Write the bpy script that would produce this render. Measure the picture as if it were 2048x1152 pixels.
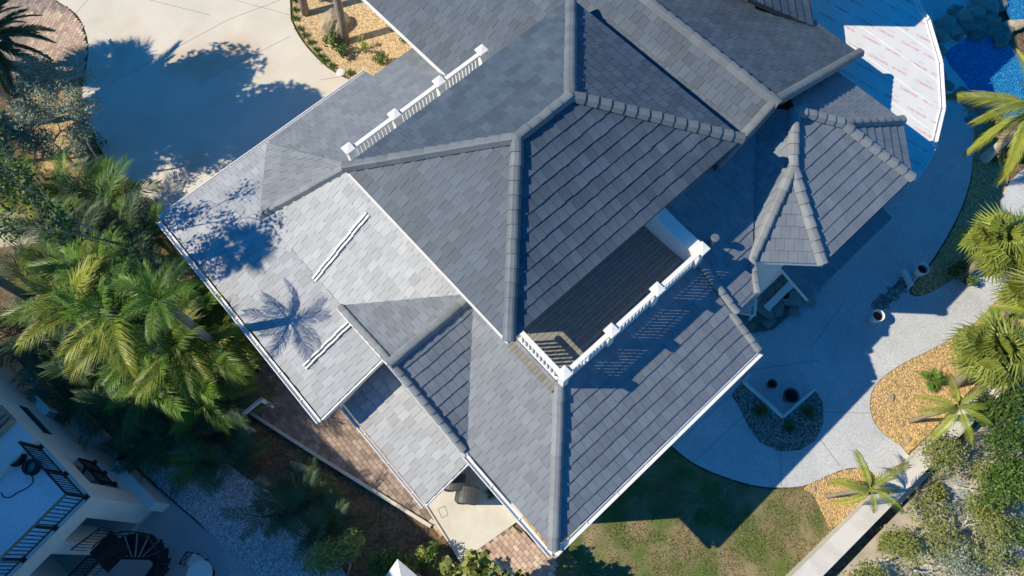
import bpy, math, random
from mathutils import Vector, Matrix, noise as mnoise
R = math.radians
random.seed(7)
C = bpy.context.scene.collection
for o in list(bpy.data.objects): bpy.data.objects.remove(o)
sc = bpy.context.scene

# ------------------------------------------------------------------ camera, sky, sun, exposure
CAM_H = 26.0
FOC = 1430.0                     # focal length in pixels of the 2048 wide photograph
RIGHT = Vector((0.74308, -0.66861, -0.02808))
DOWN = Vector((-0.63025, -0.68512, -0.36523))
FWD = Vector((0.22496, 0.28909, -0.93049))
cam_d = bpy.data.cameras.new('drone_camera'); cam = bpy.data.objects.new('drone_camera', cam_d); C.objects.link(cam)
cam_d.sensor_width = 36.0; cam_d.lens = FOC / 2048.0 * 36.0; cam_d.clip_end = 2000.0; cam_d.clip_start = 0.1
m3 = Matrix((RIGHT, -DOWN, -FWD)).transposed()
cam.matrix_world = Matrix.Translation((0, 0, CAM_H)) @ m3.to_4x4()
sc.camera = cam

SUN_AZ = -38.5; SUN_EL = 41.5    # azimuth the light travels to (world X,Y) and elevation
w = bpy.data.worlds.new('World'); sc.world = w; w.use_nodes = True
nt = w.node_tree; nt.nodes.clear()
out = nt.nodes.new('ShaderNodeOutputWorld'); bg = nt.nodes.new('ShaderNodeBackground'); sky = nt.nodes.new('ShaderNodeTexSky')
sky.sky_type = 'NISHITA'; sky.sun_disc = False
sky.sun_elevation = R(SUN_EL)
sx, sy = -math.cos(R(SUN_AZ)), -math.sin(R(SUN_AZ))
sky.sun_rotation = math.atan2(sx, sy) % (2 * math.pi)
sky.air_density = 1.0; sky.dust_density = 0.0; sky.ozone_density = 6.0; sky.altitude = 0
hs = nt.nodes.new('ShaderNodeHueSaturation'); hs.inputs['Saturation'].default_value = 2.3
nt.links.new(sky.outputs[0], hs.inputs['Color']); nt.links.new(hs.outputs[0], bg.inputs[0])
bg.inputs[1].default_value = 0.135
nt.links.new(bg.outputs[0], out.inputs[0])
sd = bpy.data.lights.new('sun', 'SUN'); sun = bpy.data.objects.new('sun', sd); C.objects.link(sun)
sd.energy = 5.0; sd.angle = R(0.5); sd.color = (1.0, 0.88, 0.66)
sun.rotation_euler = Vector((math.cos(R(SUN_AZ)) * math.cos(R(SUN_EL)), math.sin(R(SUN_AZ)) * math.cos(R(SUN_EL)), -math.sin(R(SUN_EL)))).to_track_quat('-Z', 'Y').to_euler()
sun.location = (-20, 20, 30)
vs = sc.view_settings; vs.view_transform = 'Standard'; vs.look = 'None'; vs.exposure = 0.3; vs.gamma = 1.0
sc.render.resolution_x = 1024; sc.render.resolution_y = 576

# ------------------------------------------------------------------ helpers
def at(px, py, h=0.0):
    """point of the place at height h that the photograph shows at pixel (px, py)"""
    d = RIGHT * ((px - 1024) / FOC) + DOWN * ((py - 576) / FOC) + FWD
    t = (h - CAM_H) / d.z
    return Vector((t * d.x, t * d.y, h))
def proj(p):
    q = Vector(p) - Vector((0, 0, CAM_H)); z = q.dot(FWD)
    return 1024 + FOC * q.dot(RIGHT) / z, 576 + FOC * q.dot(DOWN) / z

def mesh_obj(name, verts, faces, m=None, parent=None, smooth=False, loc=None):
    me = bpy.data.meshes.new(name); me.from_pydata([tuple(v) for v in verts], [], faces); me.update()
    if smooth: me.polygons.foreach_set('use_smooth', [True] * len(me.polygons))
    if m: me.materials.append(m)
    o = bpy.data.objects.new(name, me); C.objects.link(o)
    if parent: o.parent = parent
    if loc is not None: o.location = loc
    return o
def inst(name, me, parent=None, mat=None):
    o = bpy.data.objects.new(name, me); C.objects.link(o)
    if parent: o.parent = parent
    if mat is not None: o.matrix_local = mat
    return o
def tag(o, label, cat, group=None):
    o['label'] = label; o['category'] = cat
    if group: o['group'] = group
    return o
def struct(o): o['kind'] = 'structure'; return o
def stuff(o): o['kind'] = 'stuff'; return o
def empty(name, loc=(0, 0, 0), rz=0.0):
    o = bpy.data.objects.new(name, None); C.objects.link(o); o.location = loc; o.rotation_euler = (0, 0, rz); o.empty_display_size = 0.3
    return o

class MB:
    """collects shapes into one mesh"""
    def __init__(s): s.v = []; s.f = []
    def add(s, vs, fs):
        b = len(s.v); s.v += [Vector(v) for v in vs]; s.f += [tuple(b + i for i in f) for f in fs]
    def box(s, x0, x1, y0, y1, z0, z1):
        s.add([(x0, y0, z0), (x1, y0, z0), (x1, y1, z0), (x0, y1, z0), (x0, y0, z1), (x1, y0, z1), (x1, y1, z1), (x0, y1, z1)],
              [(0, 3, 2, 1), (4, 5, 6, 7), (0, 1, 5, 4), (1, 2, 6, 5), (2, 3, 7, 6), (3, 0, 4, 7)])
    def bar(s, a, b, wd, hg, up=(0, 0, 1)):
        a, b = Vector(a), Vector(b); t = (b - a).normalized(); u = Vector(up)
        sd_ = t.cross(u)
        if sd_.length < 1e-4: sd_ = t.cross(Vector((1, 0, 0)))
        sd_.normalize(); u = sd_.cross(t).normalized()
        P = []
        for q in (a, b):
            for i, j in ((-1, -1), (1, -1), (1, 1), (-1, 1)): P.append(q + sd_ * (wd / 2 * i) + u * (hg / 2 * j))
        s.add(P, [(0, 1, 2, 3), (7, 6, 5, 4), (0, 4, 5, 1), (1, 5, 6, 2), (2, 6, 7, 3), (3, 7, 4, 0)])
    def prism(s, poly, z0, z1):
        n = len(poly)
        zt = z1 if callable(z1) else (lambda x, y: z1)
        zb = z0 if callable(z0) else (lambda x, y: z0)
        s.add([(x, y, zb(x, y)) for x, y in poly] + [(x, y, zt(x, y)) for x, y in poly],
              [tuple(range(n - 1, -1, -1)), tuple(range(n, 2 * n))] + [(i, (i + 1) % n, n + (i + 1) % n, n + i) for i in range(n)])
    def tube(s, pts, rad, seg=6, cap=True):
        pts = [Vector(p) for p in pts]; n = len(pts)
        rr = rad if isinstance(rad, (list, tuple)) else [rad] * n
        ring = []
        prev = None
        for i, p in enumerate(pts):
            t = (pts[min(i + 1, n - 1)] - pts[max(i - 1, 0)]).normalized()
            if prev is None:
                a = t.cross(Vector((0, 0, 1)))
                if a.length < 1e-3: a = t.cross(Vector((1, 0, 0)))
            else:
                a = prev - t * prev.dot(t)
            a.normalize(); prev = a; b = t.cross(a)
            ring.append([p + (a * math.cos(2 * math.pi * k / seg) + b * math.sin(2 * math.pi * k / seg)) * rr[i] for k in range(seg)])
        V = [v for r_ in ring for v in r_]; F = []
        for i in range(n - 1):
            for k in range(seg):
                k2 = (k + 1) % seg; F.append((i * seg + k, i * seg + k2, (i + 1) * seg + k2, (i + 1) * seg + k))
        if cap: F.append(tuple(range(seg - 1, -1, -1))); F.append(tuple((n - 1) * seg + k for k in range(seg)))
        s.add(V, F)
    def lathe(s, prof, seg=24, c=(0, 0, 0)):
        n = len(prof); V = []
        for r_, z in prof:
            for k in range(seg): V.append((c[0] + r_ * math.cos(2 * math.pi * k / seg), c[1] + r_ * math.sin(2 * math.pi * k / seg), c[2] + z))
        F = [(i * seg + k, i * seg + (k + 1) % seg, (i + 1) * seg + (k + 1) % seg, (i + 1) * seg + k) for i in range(n - 1) for k in range(seg)]
        s.add(V, F)
    def build(s, name, m=None, parent=None, smooth=False): return mesh_obj(name, s.v, s.f, m, parent, smooth)

def clip(poly, conv):
    """clip polygon (list of 2-D) against a convex counter-clockwise polygon"""
    outp = poly
    n = len(conv)
    for i in range(n):
        ax, ay = conv[i]; bx, by = conv[(i + 1) % n]
        inp = outp; outp = []
        if not inp: return []
        def side(p): return (bx - ax) * (p[1] - ay) - (by - ay) * (p[0] - ax)
        for j in range(len(inp)):
            p, q = inp[j], inp[(j + 1) % len(inp)]
            sp, sq = side(p), side(q)
            if sp >= 0: outp.append(p)
            if (sp >= 0) != (sq >= 0):
                t = sp / (sp - sq); outp.append((p[0] + (q[0] - p[0]) * t, p[1] + (q[1] - p[1]) * t))
    return outp
def area2(p): return 0.5 * sum(p[i][0] * p[(i + 1) % len(p)][1] - p[(i + 1) % len(p)][0] * p[i][1] for i in range(len(p)))
def smooth_poly(pts, n=6, closed=True):
    r_ = []; N = len(pts)
    for i in range(N if closed else N - 1):
        p0, p1, p2, p3 = (Vector(pts[(i + k) % N] if closed else pts[max(0, min(N - 1, i + k))]) for k in (-1, 0, 1, 2))
        for k in range(n):
            t = k / n
            r_.append(0.5 * ((2 * p1) + (p2 - p0) * t + (2 * p0 - 5 * p1 + 4 * p2 - p3) * t * t + (3 * p1 - p0 - 3 * p2 + p3) * t ** 3))
    if not closed: r_.append(Vector(pts[-1]))
    return r_
def inside(x, y, poly):
    c_ = False; n = len(poly); j = n - 1
    for i in range(n):
        xi, yi = poly[i][0], poly[i][1]; xj, yj = poly[j][0], poly[j][1]
        if (yi > y) != (yj > y) and x < (xj - xi) * (y - yi) / (yj - yi) + xi: c_ = not c_
        j = i
    return c_

# ------------------------------------------------------------------ materials
def material(name, col, rough=0.8, col2=None, scale=3.0, detail=6.0, lo=0.35, hi=0.65, bump=0.0, bscale=None, spec=0.3, vor=None, rnd=0.0, tint=0.0, metal=0.0, col3=None, scale3=1.0, lo3=.5, hi3=.7, coat=0.0, transl=0.0):
    m = bpy.data.materials.new(name); m.use_nodes = True; t = m.node_tree; N = t.nodes; L = t.links
    b = N['Principled BSDF']; b.inputs['Roughness'].default_value = rough; b.inputs['Specular IOR Level'].default_value = spec; b.inputs['Metallic'].default_value = metal
    if coat: b.inputs['Coat Weight'].default_value = coat; b.inputs['Coat Roughness'].default_value = .15
    tc = N.new('ShaderNodeTexCoord'); co = tc.outputs['Object']
    cur = None
    rgb = N.new('ShaderNodeRGB'); rgb.outputs[0].default_value = (*col, 1); cur = rgb.outputs[0]
    def mixin(c1, c2, fac, mode='MIX'):
        mx = N.new('ShaderNodeMix'); mx.data_type = 'RGBA'; mx.blend_type = mode
        if isinstance(fac, float): mx.inputs[0].default_value = fac
        else: L.new(fac, mx.inputs[0])
        L.new(c1, mx.inputs[6])
        if isinstance(c2, tuple): mx.inputs[7].default_value = (*c2, 1)
        else: L.new(c2, mx.inputs[7])
        return mx.outputs[2]
    def ramp(src, a, b_):
        r_ = N.new('ShaderNodeMapRange'); r_.inputs[1].default_value = a; r_.inputs[2].default_value = b_; L.new(src, r_.inputs[0]); return r_.outputs[0]
    if col2:
        nz = N.new('ShaderNodeTexNoise'); nz.inputs['Scale'].default_value = scale; nz.inputs['Detail'].default_value = detail; nz.inputs['Roughness'].default_value = .65
        L.new(co, nz.inputs['Vector']); cur = mixin(cur, col2, ramp(nz.outputs[0], lo, hi))
    if col3:
        nz3 = N.new('ShaderNodeTexNoise'); nz3.inputs['Scale'].default_value = scale3; nz3.inputs['Detail'].default_value = 5.0; L.new(co, nz3.inputs['Vector'])
        cur = mixin(cur, col3, ramp(nz3.outputs[0], lo3, hi3))
    if vor:                                  # (scale, strength): stones or specks, each with its own tone
        vo = N.new('ShaderNodeTexVoronoi'); vo.inputs['Scale'].default_value = vor[0]; L.new(co, vo.inputs['Vector'])
        sp = N.new('ShaderNodeSeparateColor'); L.new(vo.outputs['Color'], sp.inputs[0])
        mr = N.new('ShaderNodeMapRange'); mr.inputs[3].default_value = 1 - vor[1]; mr.inputs[4].default_value = 1 + vor[1]; L.new(sp.outputs[0], mr.inputs[0])
        vm = N.new('ShaderNodeVectorMath'); vm.operation = 'SCALE'; L.new(cur, vm.inputs[0]); L.new(mr.outputs[0], vm.inputs['Scale']); cur = vm.outputs[0]
    if rnd or tint:
        if tint:
            a_ = N.new('ShaderNodeAttribute'); a_.attribute_name = 'tint'; src = a_.outputs['Fac']; amt = tint
        else:
            oi = N.new('ShaderNodeObjectInfo'); src = oi.outputs['Random']; amt = rnd
        mr = N.new('ShaderNodeMapRange'); mr.inputs[3].default_value = 1 - amt; mr.inputs[4].default_value = 1 + amt; L.new(src, mr.inputs[0])
        vm = N.new('ShaderNodeVectorMath'); vm.operation = 'SCALE'; L.new(cur, vm.inputs[0]); L.new(mr.outputs[0], vm.inputs['Scale']); cur = vm.outputs[0]
    L.new(cur, b.inputs['Base Color'])
    if transl:
        tr = N.new('ShaderNodeBsdfTranslucent'); L.new(cur, tr.inputs[0]); ms = N.new('ShaderNodeMixShader'); ms.inputs[0].default_value = transl
        L.new(b.outputs[0], ms.inputs[1]); L.new(tr.outputs[0], ms.inputs[2]); L.new(ms.outputs[0], N['Material Output'].inputs[0])
    if bump:
        nb = N.new('ShaderNodeTexNoise'); nb.inputs['Scale'].default_value = bscale or scale * 4; nb.inputs['Detail'].default_value = 5; L.new(co, nb.inputs['Vector'])
        bp = N.new('ShaderNodeBump'); bp.inputs['Strength'].default_value = bump; bp.inputs['Distance'].default_value = .02; L.new(nb.outputs[0], bp.inputs['Height']); L.new(bp.outputs[0], b.inputs['Normal'])
    return m

M = {}
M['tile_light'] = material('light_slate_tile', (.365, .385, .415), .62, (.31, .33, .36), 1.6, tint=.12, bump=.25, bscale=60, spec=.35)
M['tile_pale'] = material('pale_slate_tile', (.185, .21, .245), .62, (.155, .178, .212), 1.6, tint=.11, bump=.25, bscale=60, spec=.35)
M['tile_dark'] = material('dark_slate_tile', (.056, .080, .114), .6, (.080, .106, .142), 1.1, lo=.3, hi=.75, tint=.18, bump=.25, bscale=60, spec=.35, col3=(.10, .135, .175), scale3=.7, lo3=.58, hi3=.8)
M['cap_dark'] = material('ridge_cap_tile', (.15, .175, .20), .6, (.12, .14, .16), 3, rnd=.12, bump=.2, bscale=60)
M['cap_pale'] = material('pale_ridge_cap_tile', (.22, .24, .26), .6, (.18, .20, .22), 3, rnd=.12, bump=.2, bscale=60)
M['deck_under'] = material('roof_underlay', (.06, .065, .075), .9)
M['white'] = material('white_paint', (.80, .80, .79), .5, (.72, .72, .71), 2.0)
M['stucco'] = material('white_stucco', (.74, .73, .70), .85, (.66, .65, .62), 1.2, bump=.3, bscale=80)
M['stucco_n'] = material('neighbour_stucco', (.70, .69, .66), .9, (.62, .61, .58), .9, bump=.35, bscale=70)
M['deck_wood'] = material('weathered_deck_wood', (.25, .24, .215), .8, (.19, .18, .16), 6, rnd=.12, bump=.2)
M['concrete'] = material('driveway_concrete', (.66, .61, .53), .9, (.58, .54, .47), .5, bump=.15, bscale=50, col3=(.55, .42, .31), scale3=.22, lo3=.52, hi3=.68)
M['concrete2'] = material('pad_concrete', (.66, .63, .56), .9, (.54, .51, .45), .8, bump=.15, bscale=50)
M['aggregate'] = material('exposed_aggregate', (.52, .54, .56), .85, (.43, .45, .47), .6, vor=(55, .26), bump=.4, bscale=90)
M['wallcap'] = material('concrete_wall', (.62, .60, .56), .9, (.42, .41, .37), .8, lo=.45, hi=.75, bump=.2, bscale=40)
M['soil'] = material('soil_and_leaf_litter', (.10, .075, .05), .95, (.19, .13, .075), 2.2, vor=(14, .4), bump=.5, bscale=25)
M['mulch'] = material('golden_mulch', (.47, .33, .16), .95, (.35, .23, .11), 3.0, vor=(16, .45), bump=.7, bscale=35)
M['chips'] = material('tan_wood_chips', (.56, .42, .25), .95, (.44, .31, .17), 3.0, vor=(15, .42), bump=.7, bscale=35)
M['pebble'] = material('golden_pebble', (.50, .36, .18), .8, rnd=.1, tint=.4)
M['pebble2'] = material('grey_pebble', (.30, .29, .26), .8, tint=.5)
M['chip'] = material('wood_chip', (.60, .45, .27), .85, tint=.4)
M['bedgrey'] = material('grey_gravel_bed', (.17, .165, .145), .95, (.11, .105, .09), 3.0, vor=(16, .5), bump=.7, bscale=35)
M['gravel'] = material('pale_gravel', (.46, .47, .48), .95, (.36, .37, .39), 1.5, vor=(18, .4), bump=.6, bscale=40)
M['slab'] = material('neighbour_slab', (.42, .43, .44), .9, (.35, .36, .37), .7, bump=.1)
M['terrace'] = material('terrace_coating', (.74, .80, .86), .8, (.68, .74, .81), 1.0, vor=(22, .08))
M['lawn'] = material('lawn_soil', (.20, .165, .085), .95, (.28, .22, .13), .7, lo=.42, hi=.62, bump=.5, bscale=30, col3=(.10, .14, .035), scale3=.9, lo3=.42, hi3=.62)
M['sand'] = material('pale_sand', (.50, .45, .37), .95, (.36, .31, .25), 1.2, bump=.4, bscale=20)
M['road'] = material('grey_path', (.38, .39, .40), .9, (.3, .31, .32), 1)
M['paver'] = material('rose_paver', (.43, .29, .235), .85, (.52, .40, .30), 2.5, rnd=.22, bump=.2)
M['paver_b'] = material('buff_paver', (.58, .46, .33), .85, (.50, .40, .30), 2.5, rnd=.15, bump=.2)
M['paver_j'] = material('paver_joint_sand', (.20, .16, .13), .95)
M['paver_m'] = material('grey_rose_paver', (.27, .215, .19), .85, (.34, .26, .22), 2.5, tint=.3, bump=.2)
M['flag'] = material('flagstone', (.20, .21, .20), .8, (.28, .27, .25), 2, rnd=.25, bump=.3)
M['flag_j'] = material('flagstone_joint', (.12, .12, .115), .9)
M['rock'] = material('weathered_rock', (.44, .36, .25), .9, (.27, .22, .15), 1.5, bump=.8, bscale=8, rnd=.2)
M['rock_d'] = material('grey_pool_rock', (.17, .165, .15), .9, (.27, .26, .23), 1.6, bump=.8, bscale=8, rnd=.25)
M['iron'] = material('black_iron', (.018, .018, .02), .5)
M['bronze'] = material('bronze_rail', (.30, .22, .16), .4, metal=.6)
M['rubber'] = material('black_rubber', (.025, .025, .028), .7)
M['bin'] = material('dark_grey_plastic', (.045, .052, .062), .45, (.065, .072, .08), 2)
M['pot'] = material('glazed_white_pot', (.68, .68, .66), .4)
M['pot_d'] = material('dark_clay_pot', (.10, .085, .075), .6)
M['earth'] = material('potting_soil', (.035, .028, .022), .95, bump=.5, bscale=40)
M['terracotta'] = material('terracotta_tile', (.52, .27, .18), .8, rnd=.2)
M['ac'] = material('white_enamel', (.70, .70, .69), .4)
M['dark'] = material('dark_opening', (.02, .022, .026), .6)
M['glass'] = material('window_glass', (.03, .04, .05), .1, spec=.6)
M['tarp'] = material('white_underlayment', (.64, .65, .66), .75, (.58, .59, .60), .6)
M['print_red'] = material('red_print', (.62, .30, .30), .8)
M['print_grey'] = material('grey_print', (.42, .43, .46), .8)
M['metal'] = material('galvanised_metal', (.45, .46, .47), .35, metal=.8)
M['trunk'] = material('grey_palm_trunk', (.30, .26, .21), .9, (.20, .17, .13), 3, bump=.6, bscale=14)
M['trunk_w'] = material('pale_palm_trunk', (.58, .54, .48), .85, (.46, .43, .38), 2, bump=.4, bscale=12)
M['bark'] = material('pale_bare_bark', (.36, .33, .28), .9, (.24, .21, .17), 4, bump=.5, bscale=14)
M['bark_w'] = material('bleached_bark', (.52, .48, .42), .9, (.36, .32, .27), 4, bump=.5, bscale=14)
M['frond'] = material('palm_frond', (.08, .175, .02), .45, (.12, .22, .028), 1.0, rnd=.35, transl=.25)
M['frond_y'] = material('yellowing_frond', (.24, .32, .04), .45, (.31, .30, .05), 1.0, rnd=.3, transl=.25)
M['frond_b'] = material('blue_green_frond', (.05, .105, .045), .5, (.075, .13, .06), 1.0, rnd=.3, transl=.2)
M['frond_fan'] = material('fan_palm_leaf', (.17, .23, .04), .45, (.25, .27, .05), 1.0, rnd=.3, transl=.25)
M['frond_dry'] = material('dry_frond', (.36, .27, .15), .8, rnd=.3)
M['leaf'] = material('shrub_leaf', (.075, .14, .028), .45, (.11, .19, .035), 1.5, tint=.45, transl=.2)
M['leaf_y'] = material('yellow_green_leaf', (.21, .26, .06), .5, (.28, .29, .08), 1.5, tint=.4, transl=.25)
M['leaf_b'] = material('grey_green_leaf', (.20, .26, .17), .6, (.27, .32, .24), 1.5, tint=.4, transl=.15)
M['leaf_d'] = material('dark_green_leaf', (.06, .115, .025), .5, (.09, .155, .03), 1.5, tint=.4, transl=.2)
M['grass'] = material('grass_blades', (.15, .19, .05), .7, (.32, .26, .14), 1.1, lo=.40, hi=.60, tint=.35, transl=.2)
M['stem'] = material('green_stem', (.16, .17, .06), .7)
def water_mat():
    m = bpy.data.materials.new('pool_water'); m.use_nodes = True; t = m.node_tree; N = t.nodes; b = N['Principled BSDF']
    b.inputs['Base Color'].default_value = (.005, .10, .28, 1); b.inputs['Roughness'].default_value = .06; b.inputs['Specular IOR Level'].default_value = .5
    tc = N.new('ShaderNodeTexCoord'); n1 = N.new('ShaderNodeTexNoise'); n1.inputs['Scale'].default_value = 3.0; n1.inputs['Detail'].default_value = 2; t.links.new(tc.outputs['Object'], n1.inputs[0])
    mx = N.new('ShaderNodeMix'); mx.data_type = 'RGBA'; mx.blend_type = 'LINEAR_LIGHT'; mx.inputs[0].default_value = .12; t.links.new(tc.outputs['Object'], mx.inputs[6]); t.links.new(n1.outputs['Color'], mx.inputs[7])
    v = N.new('ShaderNodeTexVoronoi'); v.feature = 'DISTANCE_TO_EDGE'; v.inputs['Scale'].default_value = 11.0; t.links.new(mx.outputs[2], v.inputs['Vector'])
    mr = N.new('ShaderNodeMapRange'); mr.inputs[1].default_value = 0.0; mr.inputs[2].default_value = .12; mr.inputs[3].default_value = 1; mr.inputs[4].default_value = 0; t.links.new(v.outputs[0], mr.inputs[0])
    m2 = N.new('ShaderNodeMix'); m2.data_type = 'RGBA'; m2.inputs[6].default_value = (.003, .085, .26, 1); m2.inputs[7].default_value = (.06, .36, .60, 1); t.links.new(mr.outputs[0], m2.inputs[0]); t.links.new(m2.outputs[2], b.inputs['Base Color'])  # paler web along the cell edges: caustic light painted into the water colour
    bp = N.new('ShaderNodeBump'); bp.inputs['Strength'].default_value = .15; t.links.new(n1.outputs[0], bp.inputs['Height']); t.links.new(bp.outputs[0], b.inputs['Normal'])
    return m
M['water'] = water_mat()

def sheet(name, pix, z, m, sm=0, thick=0.0, closed_extra=None):
    """ground region outlined in the photograph, laid at height z"""
    pts = [at(p[0], p[1], z) for p in pix]
    if sm: pts = smooth_poly(pts, sm)
    poly = [(p.x, p.y) for p in pts]
    if area2(poly) < 0: poly.reverse()
    n = len(poly)
    if thick:
        mb = MB(); mb.prism(poly, z - thick, z); o = mb.build(name, m)
    else: o = mesh_obj(name, [(x, y, z) for x, y in poly], [tuple(range(n))], m)
    o['_poly'] = 0; del o['_poly']
    return o, poly

# ------------------------------------------------------------------ ground and paved areas
struct(mesh_obj('ground', [(-250, -250, -.06), (250, -250, -.06), (250, 250, -.06), (-250, 250, -.06)], [(0, 1, 2, 3)], M['soil']))
o, P_DRIVE = sheet('driveway', [(60, -260), (90, -20), (112, 0), (150, 25), (168, 55), (177, 95), (170, 150), (165, 200), (185, 270), (225, 335), (262, 390), (330, 470), (560, 470), (820, 250), (800, 150), (735, 165), (700, 160), (655, 135), (612, 92), (586, 48), (580, 0), (575, -260)], 0.0, M['concrete'], 4, thick=.12); struct(o)
o, P_PAVETL = sheet('paver_drive', [(-260, -260), (40, -260), (86, -22), (109, 0), (147, 26), (165, 56), (174, 95), (166, 150), (120, 175), (60, 160), (-60, 130)], .002, M['paver_j'], 0, thick=.1); struct(o); PAVE_TL = o
o, P_CHIPBED = sheet('wood_chip_bed', [(583, -260), (584, 0), (590, 48), (616, 91), (658, 133), (702, 157), (740, 164), (860, 180), (1000, -60), (900, -260)], -.02, M['chips'], 0); struct(o)
o, P_WALK = sheet('side_walkway', [(470, 790), (505, 822), (560, 860), (640, 912), (720, 960), (800, 1010), (862, 1050), (905, 1090), (985, 1170), (1110, 1170), (1120, 1110), (1060, 1080), (840, 900), (640, 760), (560, 700)], .0, M['paver_j'], 0, thick=.1); struct(o); WALK = o
o, P_PAD = sheet('bin_pad', [(846, 1004), (760, 880), (1000, 780), (1100, 990), (1036, 1042), (960, 1096), (925, 1125), (880, 1062)], .03, M['concrete2'], 0, thick=.1); struct(o)
o, P_GRAV = sheet('gravel_yard', [(255, 905), (300, 880), (345, 868), (420, 890), (470, 940), (540, 985), (600, 1040), (640, 1080), (680, 1130), (720, 1240), (520, 1250), (430, 1080), (330, 985)], -.03, M['gravel'], 3); struct(o)
PATIO_PIX = [(1340, 888), (1400, 932), (1480, 963), (1540, 974), (1605, 972), (1650, 953), (1695, 937), (1735, 938), (1770, 955), (1812, 906), (1770, 870), (1746, 840), (1740, 800), (1755, 765), (1800, 730), (1880, 690), (1950, 645), (2000, 595), (2048, 560), (2120, 480), (2140, 300), (2060, 330), (2010, 380), (1985, 470), (1930, 540), (1850, 590), (1818, 582), (1850, 540), (1890, 480), (1925, 410), (1944, 340), (1948, 260), (1946, 190), (1890, 110), (1945, 60), (1945, -60), (1700, -100), (1500, 200), (1300, 500), (1200, 760)]
o, P_PATIO = sheet('patio', PATIO_PIX, .03, M['aggregate'], 3, thick=.14); struct(o)
o, P_LAWN = sheet('lawn', [(1100, 1112), (1060, 1240), (1440, 1340), (1590, 1150), (1690, 1045), (1655, 1035), (1625, 985), (1605, 978), (1540, 980), (1478, 968), (1398, 938), (1330, 890), (1250, 880), (1120, 960)], -.02, M['lawn'], 0); struct(o)
o, P_BED1 = sheet('golden_bed', [(1746, 842), (1738, 800), (1753, 765), (1798, 728), (1878, 688), (1950, 642), (2000, 593), (2060, 560), (2140, 560), (2120, 640), (1960, 760), (1815, 908), (1770, 870)], .0, M['mulch'], 3); struct(o)
o, P_BED2 = sheet('golden_bed_corner', [(1608, 976), (1650, 955), (1695, 939), (1735, 940), (1772, 957), (1768, 965), (1672, 1052), (1648, 1030), (1628, 990)], .0, M['mulch'], 3); struct(o)
o, P_BED3 = sheet('golden_bed_pool', [(1948, 262), (1946, 340), (1928, 410), (1893, 482), (1853, 542), (1822, 582), (1855, 594), (1925, 595), (1960, 560), (1985, 470), (2012, 380), (2018, 330), (1990, 260), (1960, 230)], .0, M['mulch'], 3); struct(o)
o, P_BED4 = sheet('grey_gravel_bed', [(1462, 790), (1486, 762), (1566, 834), (1628, 778), (1646, 805), (1647, 845), (1632, 880), (1600, 900), (1560, 903), (1520, 885), (1495, 850), (1478, 812)], .045, M['bedgrey'], 0); struct(o)
o, P_SAND = sheet('sandy_strip', [(1640, 1190), (1905, 905), (2000, 800), (2100, 720), (2400, 700), (2500, 1500), (1700, 1400)], -.04, M['sand'], 0); struct(o)
o, P_LEFT = sheet('golden_mulch_strip', [(60, 190), (150, 178), (172, 270), (225, 345), (262, 400), (330, 470), (430, 580), (500, 660), (430, 640), (300, 580), (180, 440), (80, 340)], -.045, M['mulch'], 0); struct(o)
o, _ = sheet('bare_lawn_patch', [(-200, 420), (40, 425), (85, 450), (75, 485), (0, 495), (-200, 500)], -.045, M['sand'], 0); struct(o)
o, _ = sheet('grey_path', [(1858, 985), (1900, 945), (2010, 1010), (2200, 1130), (2160, 1230), (1980, 1100)], -.03, M['road'], 0); struct(o)
o, _ = sheet('neighbour_slab', [(-200, 640), (60, 752), (70, 765), (515, 1152), (620, 1250), (-300, 1400)], -.01, M['slab'], 0, thick=.1); struct(o)

# ------------------------------------------------------------------ the house
def set_tint(me, vals):
    a = me.attributes.new('tint', 'FLOAT', 'FACE'); a.data.foreach_set('value', vals)

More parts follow.
